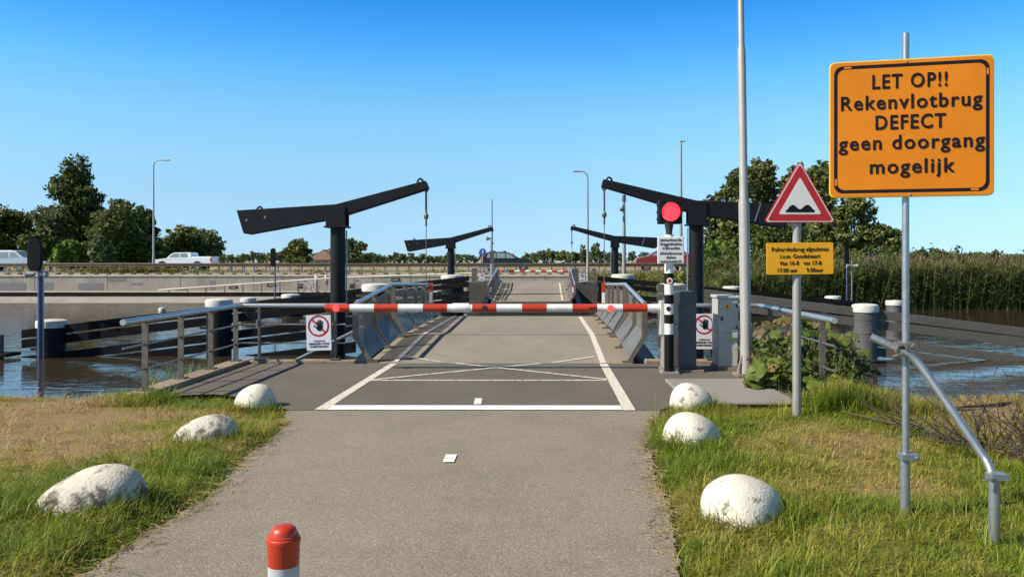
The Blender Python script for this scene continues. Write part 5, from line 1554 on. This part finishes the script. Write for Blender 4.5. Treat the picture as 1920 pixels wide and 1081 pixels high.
# ------------------------------------------------------------------ vehicles
def car(name, label, cat_, x0, x1, Y, top, floor, win, paint, wheels, r, face, extra=None, width=1.8):
    """side outline in metres from the left end; car runs along X, nearest side at Y"""
    L_ = x1 - x0
    t = thing(name, ((x0+x1)/2, Y+width/2, ROAD_Z), label, cat_)
    z0 = ROAD_Z
    pts = [(x0 + u*L_, z0 + v) for u, v in top]
    # body lofted over five slices across the width so that the sides tuck in towards the roof
    n = len(top); b = MB(); V = []
    slices = [(0.0, .10), (.06, .0), (.94, .0), (1.0, .10)]
    belt = win['belt']
    for s_, ins in ((0.03, 1), (0.0, 0), (1.0, 0), (.97, 1)):
        for u, v in top:
            tuck = max(0, (v - belt)) * .28
            y = Y + s_*width + (tuck if s_ < .5 else -tuck)
            V.append((x0+u*L_ + (0 if not ins else 0), y, z0+v - (.03 if ins and v > belt else 0)))
    # simple loft between near and far outlines
    near_ = V[n:2*n]; far_ = V[2*n:3*n]
    b.add(near_ + far_, [tuple(range(n)), tuple(range(2*n-1, n-1, -1))] + [(i, i+n, (i+1) % n + n, (i+1) % n) for i in range(n)])
    body = b.build('body', paint, t, bevel=.035)
    for poly in win['side']:
        for sd in (0, 1):
            b = MB(); q = []
            for u, v in poly:
                tuck = max(0, (v - belt)) * .28
                q.append((x0+u*L_, (Y + tuck - .006) if sd == 0 else (Y + width - tuck + .006), z0+v))
            b.add(q, [tuple(range(len(q)))]); b.build('side_window', M['glass'], body)
    for (ua, va, ub, vb) in win['ends']:
        b = MB(); ta = max(0, va-belt)*.28 + .10; tb2 = max(0, vb-belt)*.28 + .10
        a = Vector((x0+ua*L_, 0, z0+va)); c = Vector((x0+ub*L_, 0, z0+vb)); nn = Vector((-(c.z-a.z), 0, c.x-a.x)).normalized()
        if nn.z < 0: nn = -nn
        nn = nn*.008
        b.add([(a.x+nn.x,Y+ta,a.z+nn.z),(a.x+nn.x,Y+width-ta,a.z+nn.z),(c.x+nn.x,Y+width-tb2,c.z+nn.z),(c.x+nn.x,Y+tb2,c.z+nn.z)], [(0,1,2,3)])
        b.build('windscreen', M['glass'], body)
    for u in wheels:
        for sd in (0, 1):
            y = Y + .10 if sd == 0 else Y + width - .10
            wv = MB(); wv.lathe((x0+u*L_, y, z0+r), [(r*.9,-.12),(r,-.08),(r,.08),(r*.9,.12)], 24, axis='y'); wh = wv.build('wheel', M['tyre'], t, smooth=40)
            b = MB(); yy = y - .125 if sd == 0 else y + .125
            b.lathe((x0+u*L_, yy, z0+r), [(r*.62,-.004),(r*.62,.004)], 20, axis='y')
            b.build('rim', M['rim'], wh)
        b = MB(); b.lathe((x0+u*L_, Y-.004, z0+r), [(r*1.13,-.003),(r*1.13,.003)], 24, axis='y'); b.build('wheel_arch', M['black_rubber'], body)
    fr, bk = (x0, x1) if face < 0 else (x1, x0); sg = -1 if face < 0 else 1
    for sd in (Y+.12, Y+width-.42):
        b = MB(); b.box(min(fr-sg*.02, fr+sg*.006), max(fr-sg*.02, fr+sg*.006), sd, sd+.30, z0+win['lamp_z']-.08, z0+win['lamp_z']+.08); b.build('headlight', M['white_sign'], body)
        b = MB(); b.box(min(bk+sg*.12, bk-sg*.012), max(bk+sg*.12, bk-sg*.012), sd-.128 if sd < Y+.5 else sd+.13, sd+.07 if sd < Y+.5 else sd+.428, z0+win['tail_z']-.16, z0+win['tail_z']+.16); b.build('tail_light', M['tail'], body)
    b = MB(); b.box(x0+.35*L_-.12, x0+.35*L_+.02, Y-.0, Y+.0+.001, 0, .001) if False else None
    return t, body
# white pickup heading left
pu_top = [(.0,.42),(.005,.80),(.02,1.02),(.20,1.13),(.235,1.17),(.315,1.60),(.36,1.68),(.60,1.70),(.635,1.64),(.648,1.27),(.652,1.20),(.660,1.20),(.664,1.30),(.985,1.32),(1.0,1.28),(1.0,1.1),(1.0,.50),(.97,.42)]
car('pickup_truck', 'white double-cab pickup truck driving left on the main road', 'pickup', PX(287,77.2), PX(396,77.2), 77.2, pu_top, .4,
    dict(belt=1.18, side=[[(.262,1.22),(.322,1.55),(.36,1.61),(.445,1.62),(.445,1.22)],[(.46,1.22),(.46,1.62),(.585,1.62),(.60,1.24)]], ends=[(.240,1.20,.318,1.58)], lamp_z=.95, tail_z=1.02), M['car_white'], (.155,.76), .42, -1, width=1.95)
# dark estate car heading right with roof bars
su_top = [(.0,.42),(.0,.85),(.02,1.05),(.075,1.58),(.14,1.69),(.42,1.72),(.52,1.66),(.70,1.16),(.93,.98),(.99,.82),(1.0,.45),(.98,.36),(.02,.36)]
dk, dkb = car('estate_car', 'dark blue estate car with roof bars driving right on the main road', 'car', PX(902,73.0), PX(1001,73.0), 73.0, su_top, .3,
    dict(belt=1.08, side=[[(.10,1.18),(.13,1.56),(.28,1.60),(.28,1.14)],[(.295,1.14),(.295,1.60),(.46,1.60),(.46,1.13)],[(.475,1.13),(.475,1.60),(.52,1.57),(.655,1.14)]], ends=[(.53,1.63,.69,1.17),(.03,1.12,.074,1.54)], lamp_z=.80, tail_z=1.25), M['car_dark'], (.19,.80), .33, 1)
b = MB()
xa_, xb_ = PX(902,73.0), PX(1001,73.0)
for u in (.24,.44):
    x = xa_+(xb_-xa_)*u; b.box(x-.03, x+.03, 73.25, 74.55, ROAD_Z+1.755, ROAD_Z+1.80)
    b.box(x-.08, x+.08, 73.22, 73.34, ROAD_Z+1.69, ROAD_Z+1.80); b.box(x-.08, x+.08, 74.46, 74.58, ROAD_Z+1.69, ROAD_Z+1.80)
b.build('roof_bar', M['black_rubber'], dkb)
b = MB(); b.box(xa_-.08, xa_+.14, 73.3, 73.5, ROAD_Z+1.02, ROAD_Z+1.18); b.build('marker_lamp', M['amber'], dkb)
# red hatchback heading left, partly behind the notice and the column
rd_top = [(.0,.40),(.0,.75),(.03,.92),(.22,1.08),(.40,1.52),(.52,1.58),(.82,1.52),(.95,1.10),(1.0,.95),(1.0,.45),(.98,.36),(.02,.36)]
car('hatchback', 'dark red hatchback driving left, half hidden by the small notice and the right column', 'car', PX(1192,77.2), PX(1300,77.2), 77.2, [(u, v*1.28) for u, v in rd_top], .3,
    dict(belt=1.36, side=[[(.28,1.40),(.41,1.86),(.55,1.93),(.55,1.40)],[(.57,1.40),(.57,1.93),(.80,1.87),(.88,1.40)]], ends=[(.235,1.40,.39,1.90)], lamp_z=.85, tail_z=1.1), M['car_red'], (.19,.80), .34, -1)
# silver van at the left edge
vn_top = [(.0,.42),(.0,1.4),(.02,1.72),(.10,1.82),(.62,1.84),(.70,1.78),(.86,1.24),(.97,1.10),(1.0,.9),(1.0,.45),(.98,.36),(.02,.36)]
car('van', 'silver van driving right at the left edge of the view', 'van', PX(-40,73.0), PX(56,73.0), 73.0, vn_top, .3,
    dict(belt=1.12, side=[[(.10,1.22),(.10,1.68),(.36,1.68),(.36,1.22)],[(.40,1.22),(.40,1.68),(.56,1.68),(.56,1.22)],[(.59,1.22),(.59,1.68),(.68,1.66),(.80,1.22)]], ends=[(.71,1.74,.85,1.27)], lamp_z=.92, tail_z=1.1), M['car_silver'], (.19,.80), .33, 1)
car('sedan', 'white car roof just showing behind the warning sign post on the right', 'car', PX(1515,76.0), PX(1576,76.0), 77.2, [(u, v*.95+.0) for u, v in rd_top], .3,
    dict(belt=1.0, side=[[(.28,1.05),(.41,1.40),(.55,1.44),(.55,1.05)],[(.57,1.05),(.57,1.44),(.80,1.40),(.88,1.05)]], ends=[(.235,1.04,.39,1.42)], lamp_z=.75, tail_z=.95), M['car_white'], (.19,.80), .31, -1)

# ------------------------------------------------------------------ lamp posts, poles and signals
def street_lamp(px, py_base, py_top, Y, arm_px, label, r=.09, zb=None):
    x = PX(px, Y); z0 = PZ(py_base, Y) if zb is None else zb; z1 = PZ(py_top, Y); ax_ = arm_px*Y/F
    t = thing('street_lamp', (x, Y, z0), label, 'lamp post')
    s_ = 1 if ax_ > 0 else -1
    b = MB(); b.tube([(x,Y,z0-.1),(x,Y,z0+1.5),(x,Y,z0+1.6),(x,Y,z1-.5),(x+s_*.06,Y,z1-.18),(x+s_*.28,Y,z1),(x+ax_*.55,Y,z1+.04)], [r*1.25,r*1.2,r,r*.62,r*.58,r*.5,r*.45], 12); b.build('pole', M['galv_pale'], t, smooth=40)
    b = MB(); xa__, xb__ = sorted((x+ax_*.5, x+ax_*1.0)); b.obox(((xa__+xb__)/2, Y, z1+.03), xb__-xa__, .26, .10); b.build('lamp_head', M['mast'], t, bevel=.03)
    return t
street_lamp(288, 512, 301, 71.0, 30, 'curved grey street lamp beside the white pickup at the left')
street_lamp(1102, 537, 322, 58.5, -28, 'grey street lamp with arm to the left beside the far right balance beam')
x = PX(1279, 70); t = thing('street_lamp', (x, 70, .78), 'tallest distant lamp post rising behind the red traffic light', 'lamp post')
b = MB(); b.tube([(x,70.6,.5),(x,70.6,PZ(263,70))], [.16,.085], 12); b.build('pole', M['galv_pale'], t, smooth=40)
b = MB(); b.obox((x+.12,70.6,PZ(263,70)), .42, .24, .10); b.build('lamp_head', M['mast'], t, bevel=.02)
# camera pole
x = PX(1170, 60); t = thing('camera_pole', (x, 60, .3), 'pale pole with small camera between the far lamp post and the small notice', 'pole')
b = MB(); b.tube([(x,60,-.4),(x,60,PZ(440,60)),(x,60,PZ(365,60))], [.16,.13,.08], 12); b.build('pole', M['galv_pale'], t, smooth=40)
b = MB(); b.tube([(x,60,PZ(378,60)),(x-.12,59.9,PZ(388,60)),(x-.16,59.9,PZ(391,60))], .04, 8); b.ball((x-.20,59.9,PZ(393,60)), .14, .14, .13, 12, 8); b.tube([(x,60,PZ(366,60)),(x,60,PZ(378,60))], .14, 10); b.build('camera', M['cab_dark'], t, smooth=50)
# slender signal mast left of the far leaf
x = PX(922.5, 57); t = thing('signal_mast', (x, 57, .2), 'slim mast with loudspeaker at the left side of the far bridge leaf', 'pole')
b = MB(); b.tube([(x,57,.1),(x,57,PZ(470,57)),(x,57,PZ(468,57)),(x,57,PZ(373,57))], [.13,.13,.06,.045], 12); b.build('mast', M['galv'], t, smooth=40)
b = MB(); b.lathe((x-.20,57,PZ(447,57)), [(.05,.15),(.09,.02),(.17,-.18)], 14, axis='x'); b.box(x-.09, x+.05, 56.85, 57.1, PZ(468,57), PZ(450,57)); b.build('loudspeaker', M['concrete'], t, smooth=50)
b = MB(); b.box(x-.14, x+.14, 56.8, 57.2, PZ(493,57), PZ(470,57)); b.build('equipment_box', M['cab_dark'], t)
# blue round sign
x = PX(905, 71); t = thing('round_sign', (x, 71, .78), 'small blue round sign left of the dark estate car', 'sign')
b = MB(); b.tube([(x,71.05,.6),(x,71.05,PZ(468,71))], .04, 8); b.build('post', M['galv'], t)
b = MB(); zc = PZ(472,71); b.lathe((x,71,zc), [(.30,-.02),(.30,.02)], 24, axis='y'); b.build('disc', M['blue_sign'], t)
b = MB(); b.box(x-.03, x+.03, 70.97, 70.978, zc-.16, zc+.10); b.add([(x-.10,70.972,zc+.04),(x+.10,70.972,zc+.04),(x,70.972,zc+.18)], [(0,1,2)]); b.build('arrow_symbol', M['white_sign'], t)
# shipping signals standing on the fenders
def ship_signal(px, py_base, py_b, py_t, Y, label, wpx, mast2=None, horns=None, polemat='signal_blue'):
    x = PX(px, Y); z0 = PZ(py_base, Y); zb, zt_ = PZ(py_b, Y), PZ(py_t, Y); r = wpx*Y/F/2
    t = thing('shipping_signal', (x, Y, z0), label, 'signal')
    b = MB(); b.tube([(x+.06,Y+.1,z0-.6),(x+.06,Y+.1,zb+.1)], r*.30, 10); b.build('pole', M[polemat], t, smooth=40)
    pts = []
    for k in range(9): g_ = math.pi*k/8; pts.append((x + r*math.cos(g_), zt_ - r + r*math.sin(g_)))
    for k in range(9): g_ = math.pi + math.pi*k/8; pts.append((x + r*math.cos(g_), zb + r + r*math.sin(g_)))
    b = MB(); b.prism(pts, Y-.10, Y+.02); hd = b.build('signal_shield', M['black_paint'], t, bevel=.01)
    for f in (.25,.5,.75):
        b = MB(); zc = zb + (zt_-zb)*f; b.lathe((x,Y+.021,zc), [(r*.62,0),(r*.6,.14),(r*.55,.14),(r*.5,.03)], 16, axis='y'); b.build('lamp', M['black_rubber'], hd)
    if mast2:
        b = MB(); x2 = PX(mast2, Y); b.tube([(x2,Y+.15,z0-.6),(x2,Y+.15,PZ(horns,Y))], r*.16, 8); b.build('horn_mast', M['galv'], t)
    if horns:
        zc = PZ(horns, Y)
        for s_ in (-1, 1):
            b = MB(); b.lathe((x+s_*.06,Y+.05,zc), [(.05,.0),(.07,s_*.06),(.085,s_*.16),(.11,s_*.24)], 14, axis='x'); b.build('horn', M['mast'], t, smooth=50)
ship_signal(67, 690, 508, 447, 24.6, 'black oval shipping signal on a blue pole above the left pile', 25, 75, 514)
ship_signal(512.5, 556, 500, 465, 44.5, 'small black oval shipping signal on a thin pole left of the near left column', 9)
ship_signal(1587, 562, 496, 458, 44.5, 'narrow dark shipping signal on a blue pole before the reeds', 8)
x = PX(1597, 44.2); t = thing('horn_pole', (x, 44.2, -.4), 'thin pale pole with two horns and a small flag before the reeds', 'pole')
b = MB(); b.tube([(x,44.2,-.9),(x,44.2,PZ(488,44.2))], .03, 8); b.build('pole', M['galv'], t)
for s_ in (-1, 1):
    b = MB(); b.lathe((x+s_*.05,44.15,PZ(498,44.2)), [(.04,0),(.06,s_*.08),(.10,s_*.24)], 12, axis='x'); b.build('horn', M['mast'], t, smooth=50)
# mooring frame at the left edge
q = P(8, 662, 25.0); t = thing('mooring_post', (q.x, 25, WATER), 'dark mooring post with low deck at the left edge of the water', 'post')
b = MB(); b.box(q.x-.9, q.x+.38, 24.5, 25.2, q.z-.06, q.z+.03); b.build('deck', M['timber_dark'], t)
for dx, h_ in ((.03,.58),(-.15,.70)):
    b = MB(); b.tube([(q.x+dx,24.8,-2.4),(q.x+dx,24.8,q.z+h_)], .075, 12); b.build('post', M['cab_dark'] if dx > 0 else M['signal_blue'], t, smooth=40)

# ------------------------------------------------------------------ far landing: apron, fences, boards
b = MB(); b.box(-3.0, 1.6, 53.95, 55.4, -2.4, .24); b.box(-5.2, 3.6, 55.402, 61.5, -2.4, .24); tag(b.build('far_landing', M['concrete_dark']), kind='structure')
b = MB(); b.add([(-3.0,53.96,.246),(1.7,53.96,.246),(1.7,61.4,.246),(-3.0,61.4,.246)], [(0,1,2,3)]); tag(b.build('far_apron', M['asphalt_deck']), kind='structure')
b = MB(); b.box(-5.2, 3.6, 61.505, 67.9, -2.4, .10); tag(b.build('far_cycle_path', M['concrete']), kind='structure')
def far_fence(label, pts, posts, z=.25):
    pts = [Vector((x, y, z)) for x, y in pts]
    t = thing('railing', pts[0], label, 'railing')
    b = MB(); b.tube([p+Vector((0,0,.95)) for p in pts], .036, 8); b.build('handrail', M['steel_rail'], t, smooth=40)
    for zz in (.63,.33):
        b = MB(); b.tube([p+Vector((0,0,zz)) for p in pts], .016, 6); b.build('middle_rail', M['steel'], t)
    tot = [(a, c, (c-a).length) for a, c in zip(pts[:-1], pts[1:])]; S = sum(q_[2] for q_ in tot)
    for i in range(posts):
        s = S*i/(posts-1)
        for a, c, l in tot:
            if s <= l+1e-5: p = a + (c-a)*(s/l); break
            s -= l
        b = MB(); b.box(p.x-.03, p.x+.03, p.y-.03, p.y+.03, p.z-.02, p.z+.94); b.build('post', M['steel_dark'], t)
far_fence('distant railing left of the far bridge leaf carrying a small white board', [(-3.1,55.5),(-4.9,55.5),(-5.0,60.5)], 8)
far_fence('distant railing right of the far bridge leaf running to the bank', [(1.65,55.5),(3.4,55.5),(3.5,60.5)], 8)
prohib(PX(903.5,55.35), 55.35, PZ(519,55.35), .36, .52, 'tiny distant white prohibition board left of the far bridge leaf')
prohib(PX(1091.5,55.35), 55.35, PZ(520,55.35), .40, .56, 'tiny distant white prohibition board beside the far lamp post')
# walkway handrail rising to the right
t = thing('ramp_railing', (PX(420,64), 63.6, WALK_Z), 'long cream handrail rising along the far walkway below the wall', 'railing')
pa, pb_, pc_ = P(296,543.5,63.6), P(620,521,63.6), P(890,511.5,63.6)
b = MB(); b.tube([pa, pb_, pc_], .055, 10); b.build('handrail', M['rail_cream'], t, smooth=40)
b = MB(); b.tube([pa+Vector((1.6,0,-.2)), pb_+Vector((0,0,-.48)), pc_+Vector((0,0,-.48))], .018, 6); b.build('middle_rail', M['steel'], t)
for i in range(17):
    f = (i+.6)/17; p = pa.lerp(pb_, f*1.82) if f*1.82 < 1 else pb_.lerp(pc_, (f*1.82-1)/.82)
    b = MB(); b.box(p.x-.03, p.x+.03, 63.57, 63.63, WALK_Z-.05, p.z-.02); b.build('post', M['steel_dark'], t)
# low signs on the wall
for k, (a0, a1, c0, c1, nm) in enumerate(((430,445,536,541,'left'),(501,517,532,537,'middle'),(733,750,522,527,'right'))):
    p0, p1 = P(a0, c1, WALL_Y-.02), P(a1, c0, WALL_Y-.02)
    t = thing('wall_plate', ((p0.x+p1.x)/2, WALL_Y, p0.z), {'left':'dark plate with pale bar on the wall, left of the shipping signal pole','middle':'dark plate with pale bar on the wall just right of the shipping signal pole','right':'dark plate with pale bar on the wall right of the near left column'}[nm], 'plate')
    b = MB(); b.box(p0.x, p1.x, WALL_Y-.04, WALL_Y-.013, p0.z, p1.z); b.build('plate', M['black_paint'], t)
    b = MB(); b.box(p0.x+.12, p1.x-.12, WALL_Y-.046, WALL_Y-.0405, (p0.z+p1.z)/2-.03, (p0.z+p1.z)/2+.03); b.build('pale_bar', M['wall_cap'], t)

# ------------------------------------------------------------------ two cyclists standing by the wall
def skin_obj(name, chain, mat_, parent, sub=2):
    """chain: list of polylines of (x,y,z,r); first point of later lines may repeat an earlier point to branch"""
    V, E, Rr = [], [], []
    def key(p):
        for i, q in enumerate(V):
            if (Vector(q) - Vector(p[:3])).length < 1e-4: return i
        V.append(p[:3]); Rr.append(p[3]); return len(V)-1
    for ln in chain:
        ids = [key(p) for p in ln]
        E += [(a, b_) for a, b_ in zip(ids[:-1], ids[1:])]
    off = base_of(parent)
    me = bpy.data.meshes.new(name); me.from_pydata([tuple(Vector(v)-off) for v in V], E, [])
    me.materials.append(mat_)
    o = bpy.data.objects.new(name, me); COL.objects.link(o); o.parent = parent
    md = o.modifiers.new('skin', 'SKIN')
    for i, r_ in enumerate(Rr):
        sv = me.skin_vertices[0].data[i]; sv.radius = (r_, r_); sv.use_root = (i == 0)
    md.use_smooth_shade = True
    s_ = o.modifiers.new('sub', 'SUBSURF'); s_.levels = sub; s_.render_levels = sub
    return o
def person(x, y, z, label, hgt_, face, trousers, short, arm):
    """face: +1 looks right, -1 looks left; arm: hand target offsets"""
    k = hgt_/1.75
    t = thing('person', (x, y, z), label, 'person', None)
    X = lambda a, b_, c, r: (x + a*k*face, y + b_*k, z + c*k, r*k)
    pel = X(0,0,.95,.13)
    nk = X(.02,0,1.46,.055)
    body = [[pel, X(0,0,1.12,.125), X(.0,0,1.30,.14), nk, X(.03,0,1.54,.06), X(.045,0,1.62,.092), X(.045,0,1.70,.088)],
            [X(.045,0,1.62,.092), X(.135,0,1.615,.022)]]
    hands = []
    for s_, (ax_, az_) in zip((-1, 1), arm):
        sh = X(.0,s_*.18,1.38,.058); elb = X(ax_*.4,s_*.25,1.10,.042); wr = X(ax_,s_*.20,az_,.028); pm_ = X(ax_+.05,s_*.20,az_-.035,.032)
        body.append([X(.0,0,1.30,.14), sh, elb, wr, pm_])
        for f in range(4):
            body.append([pm_, X(ax_+.09,s_*.20-.025+.017*f,az_-.07,.010), X(ax_+.105,s_*.20-.025+.017*f,az_-.10-.006*(f in (1,2)),.008)])
        body.append([pm_, X(ax_+.075,s_*.20-.045,az_-.03,.011), X(ax_+.10,s_*.20-.05,az_-.05,.009)])
    for s_ in (-1, 1):
        body.append([pel, X(.0,s_*.10,.88,.095), X(.03+.02*s_,s_*.11,.50,.06), X(-.01+.03*s_,s_*.12,.09,.040), X(.12+.03*s_,s_*.13,.035,.036), X(.18+.03*s_,s_*.13,.03,.03)])
    bo = skin_obj('body', body, M['skin'], t)
    tee = [[X(0,0,.93,.150), X(0,0,1.12,.148), X(0,0,1.30,.160), X(.01,0,1.44,.075)]]
    for s_, (ax_, az_) in zip((-1, 1), arm): tee.append([X(0,0,1.30,.160), X(.0,s_*.185,1.385,.076), X(ax_*.25,s_*.24,1.20,.068)])
    skin_obj('shirt', tee, M['shirt'], t)
    lg = [[X(0,0,.98,.148), X(0,0,.90,.145)]]
    zend = .52 if short else .10
    for s_ in (-1, 1):
        ln = [X(0,0,.90,.145), X(.0,s_*.10,.84,.108)]
        if short: ln.append(X(.025+.02*s_,s_*.11,.56,.088))
        else: ln += [X(.03+.02*s_,s_*.11,.50,.078), X(-.01+.03*s_,s_*.12,.11,.064)]
        lg.append(ln)
    skin_obj('trousers', lg, trousers, t)
    skin_obj('hair', [[X(.0,0,1.60,.07), X(.02,0,1.69,.098), X(.045,0,1.735,.085)]], M['hair'], t)
    for s_ in (-1, 1):
        b = MB(); c = X(.02+.11+.03*s_,s_*.13,.035,.04); b.ball(c[:3], .125*k, .045*k, .035*k, 12, 8); b.build('shoe', M['black_rubber'], t, smooth=60)
    return t
pz = WALK_Z
person(PX(593,65), 65.0, pz, 'person in white shirt and light blue jeans standing by the left bicycle on the walkway', 1.66, 1, M['jeans'], False, [(.42,1.12),(.38,1.08)])
person(PX(612.5,65), 65.0, pz, 'person in white shirt and dark shorts standing next to the big column on the walkway', 1.68, -1, M['shorts'], True, [(.32,1.05),(.36,1.15)])
def bicycle(px, Y, face, label, lean=0):
    x = PX(px, Y); z = pz
    t = thing('bicycle', (x, Y, z), label, 'bicycle')
    r = .33; f = face
    for s_ in (-.53, .53):
        b = MB(); n = 28
        b.tube([(x+s_*f+r*math.cos(2*math.pi*k/n), Y, z+r+.02+r*math.sin(2*math.pi*k/n)) for k in range(n+1)], .02, 6, caps=False); wh = b.build('wheel', M['black_rubber'], t)
        b = MB()
        for k in range(10):
            g_ = math.pi*k/10; b.tube([(x+s_*f-r*math.cos(g_),Y,z+r+.02-r*math.sin(g_)),(x+s_*f+r*math.cos(g_),Y,z+r+.02+r*math.sin(g_))], .003, 4)
        b.build('spokes', M['galv'], wh)
    zz = z+r+.02; A = lambda a, c: (x+a*f, Y, zz+c)
    b = MB()
    for p, q_ in (((-.53,0),(-.05,-.05)),((-.53,0),(-.20,.42)),((-.05,-.05),(-.22,.50)),((-.05,-.05),(.36,.45)),((-.20,.35),(.34,.50)),((.33,.58),(.40,.30)),((.40,.30),(.53,0))): b.tube([A(*p), A(*q_)], .018, 8)
    b.build('frame', M['galv'], t, smooth=40)
    b = MB(); b.tube([A(.33,.58), A(.31,.74)], .014, 8); b.tube([(x+.22*f,Y-.27,zz+.74),(x+.31*f,Y-.12,zz+.76),(x+.31*f,Y+.12,zz+.76),(x+.22*f,Y+.27,zz+.74)], .014, 8); b.build('handlebar', M['galv'], t, smooth=40)
    b = MB(); b.prism([(x-.36*f,zz+.56),(x-.10*f,zz+.54),(x-.12*f,zz+.59),(x-.34*f,zz+.63)][::1 if f > 0 else -1], Y-.09, Y+.09); b.build('saddle', M['black_rubber'], t, bevel=.02)
    b = MB(); b.box(x-.80*f if f > 0 else x-.40*f, x-.40*f if f > 0 else x-.80*f, Y-.20, Y-.03, zz-.02, zz+.34); b.build('pannier_bag', M['black_rubber'], t, bevel=.03)
bicycle(578, 64.4, 1, 'bicycle with black pannier bag left of the two standing people')
bicycle(676, 64.4, 1, 'bicycle with black bag standing right of the big left column')

# yellow dry-grass litter along the path edge
rng = np.random.default_rng(8)
b = MB()
for i in range(620):
    if rng.random() < .5: 
        k = rng.integers(1, 8); p = np.array(path_poly[k]) + (np.array(path_poly[k+1])-np.array(path_poly[k]))*rng.random(); p = p + np.array([abs(rng.normal(0, .09))-.05, 0])
    else:
        k = rng.integers(10, 18); p = np.array(path_poly[k]) + (np.array(path_poly[k+1])-np.array(path_poly[k]))*rng.random(); p = p - np.array([abs(rng.normal(0, .09))-.05, 0])
    a = rng.uniform(0, 6.28); l = rng.uniform(.03, .14); c_ = rng.normal(0, .3)
    q0_ = Vector((p[0], p[1], .009)); q1_ = q0_ + Vector((math.cos(a)*l*.5, math.sin(a)*l*.5, .004)); q2_ = q1_ + Vector((math.cos(a+c_)*l*.5, math.sin(a+c_)*l*.5, -.002))
    b.tube([q0_, q1_, q2_], .0022, 4)
M['straw'] = mat('straw', (.30,.21,.11), .9, var=.3, vscale=8)
tag(b.build('dry_grass_litter', M['straw']), 'dry grass stalks scattered along the edges of the path', 'litter', kind='stuff')
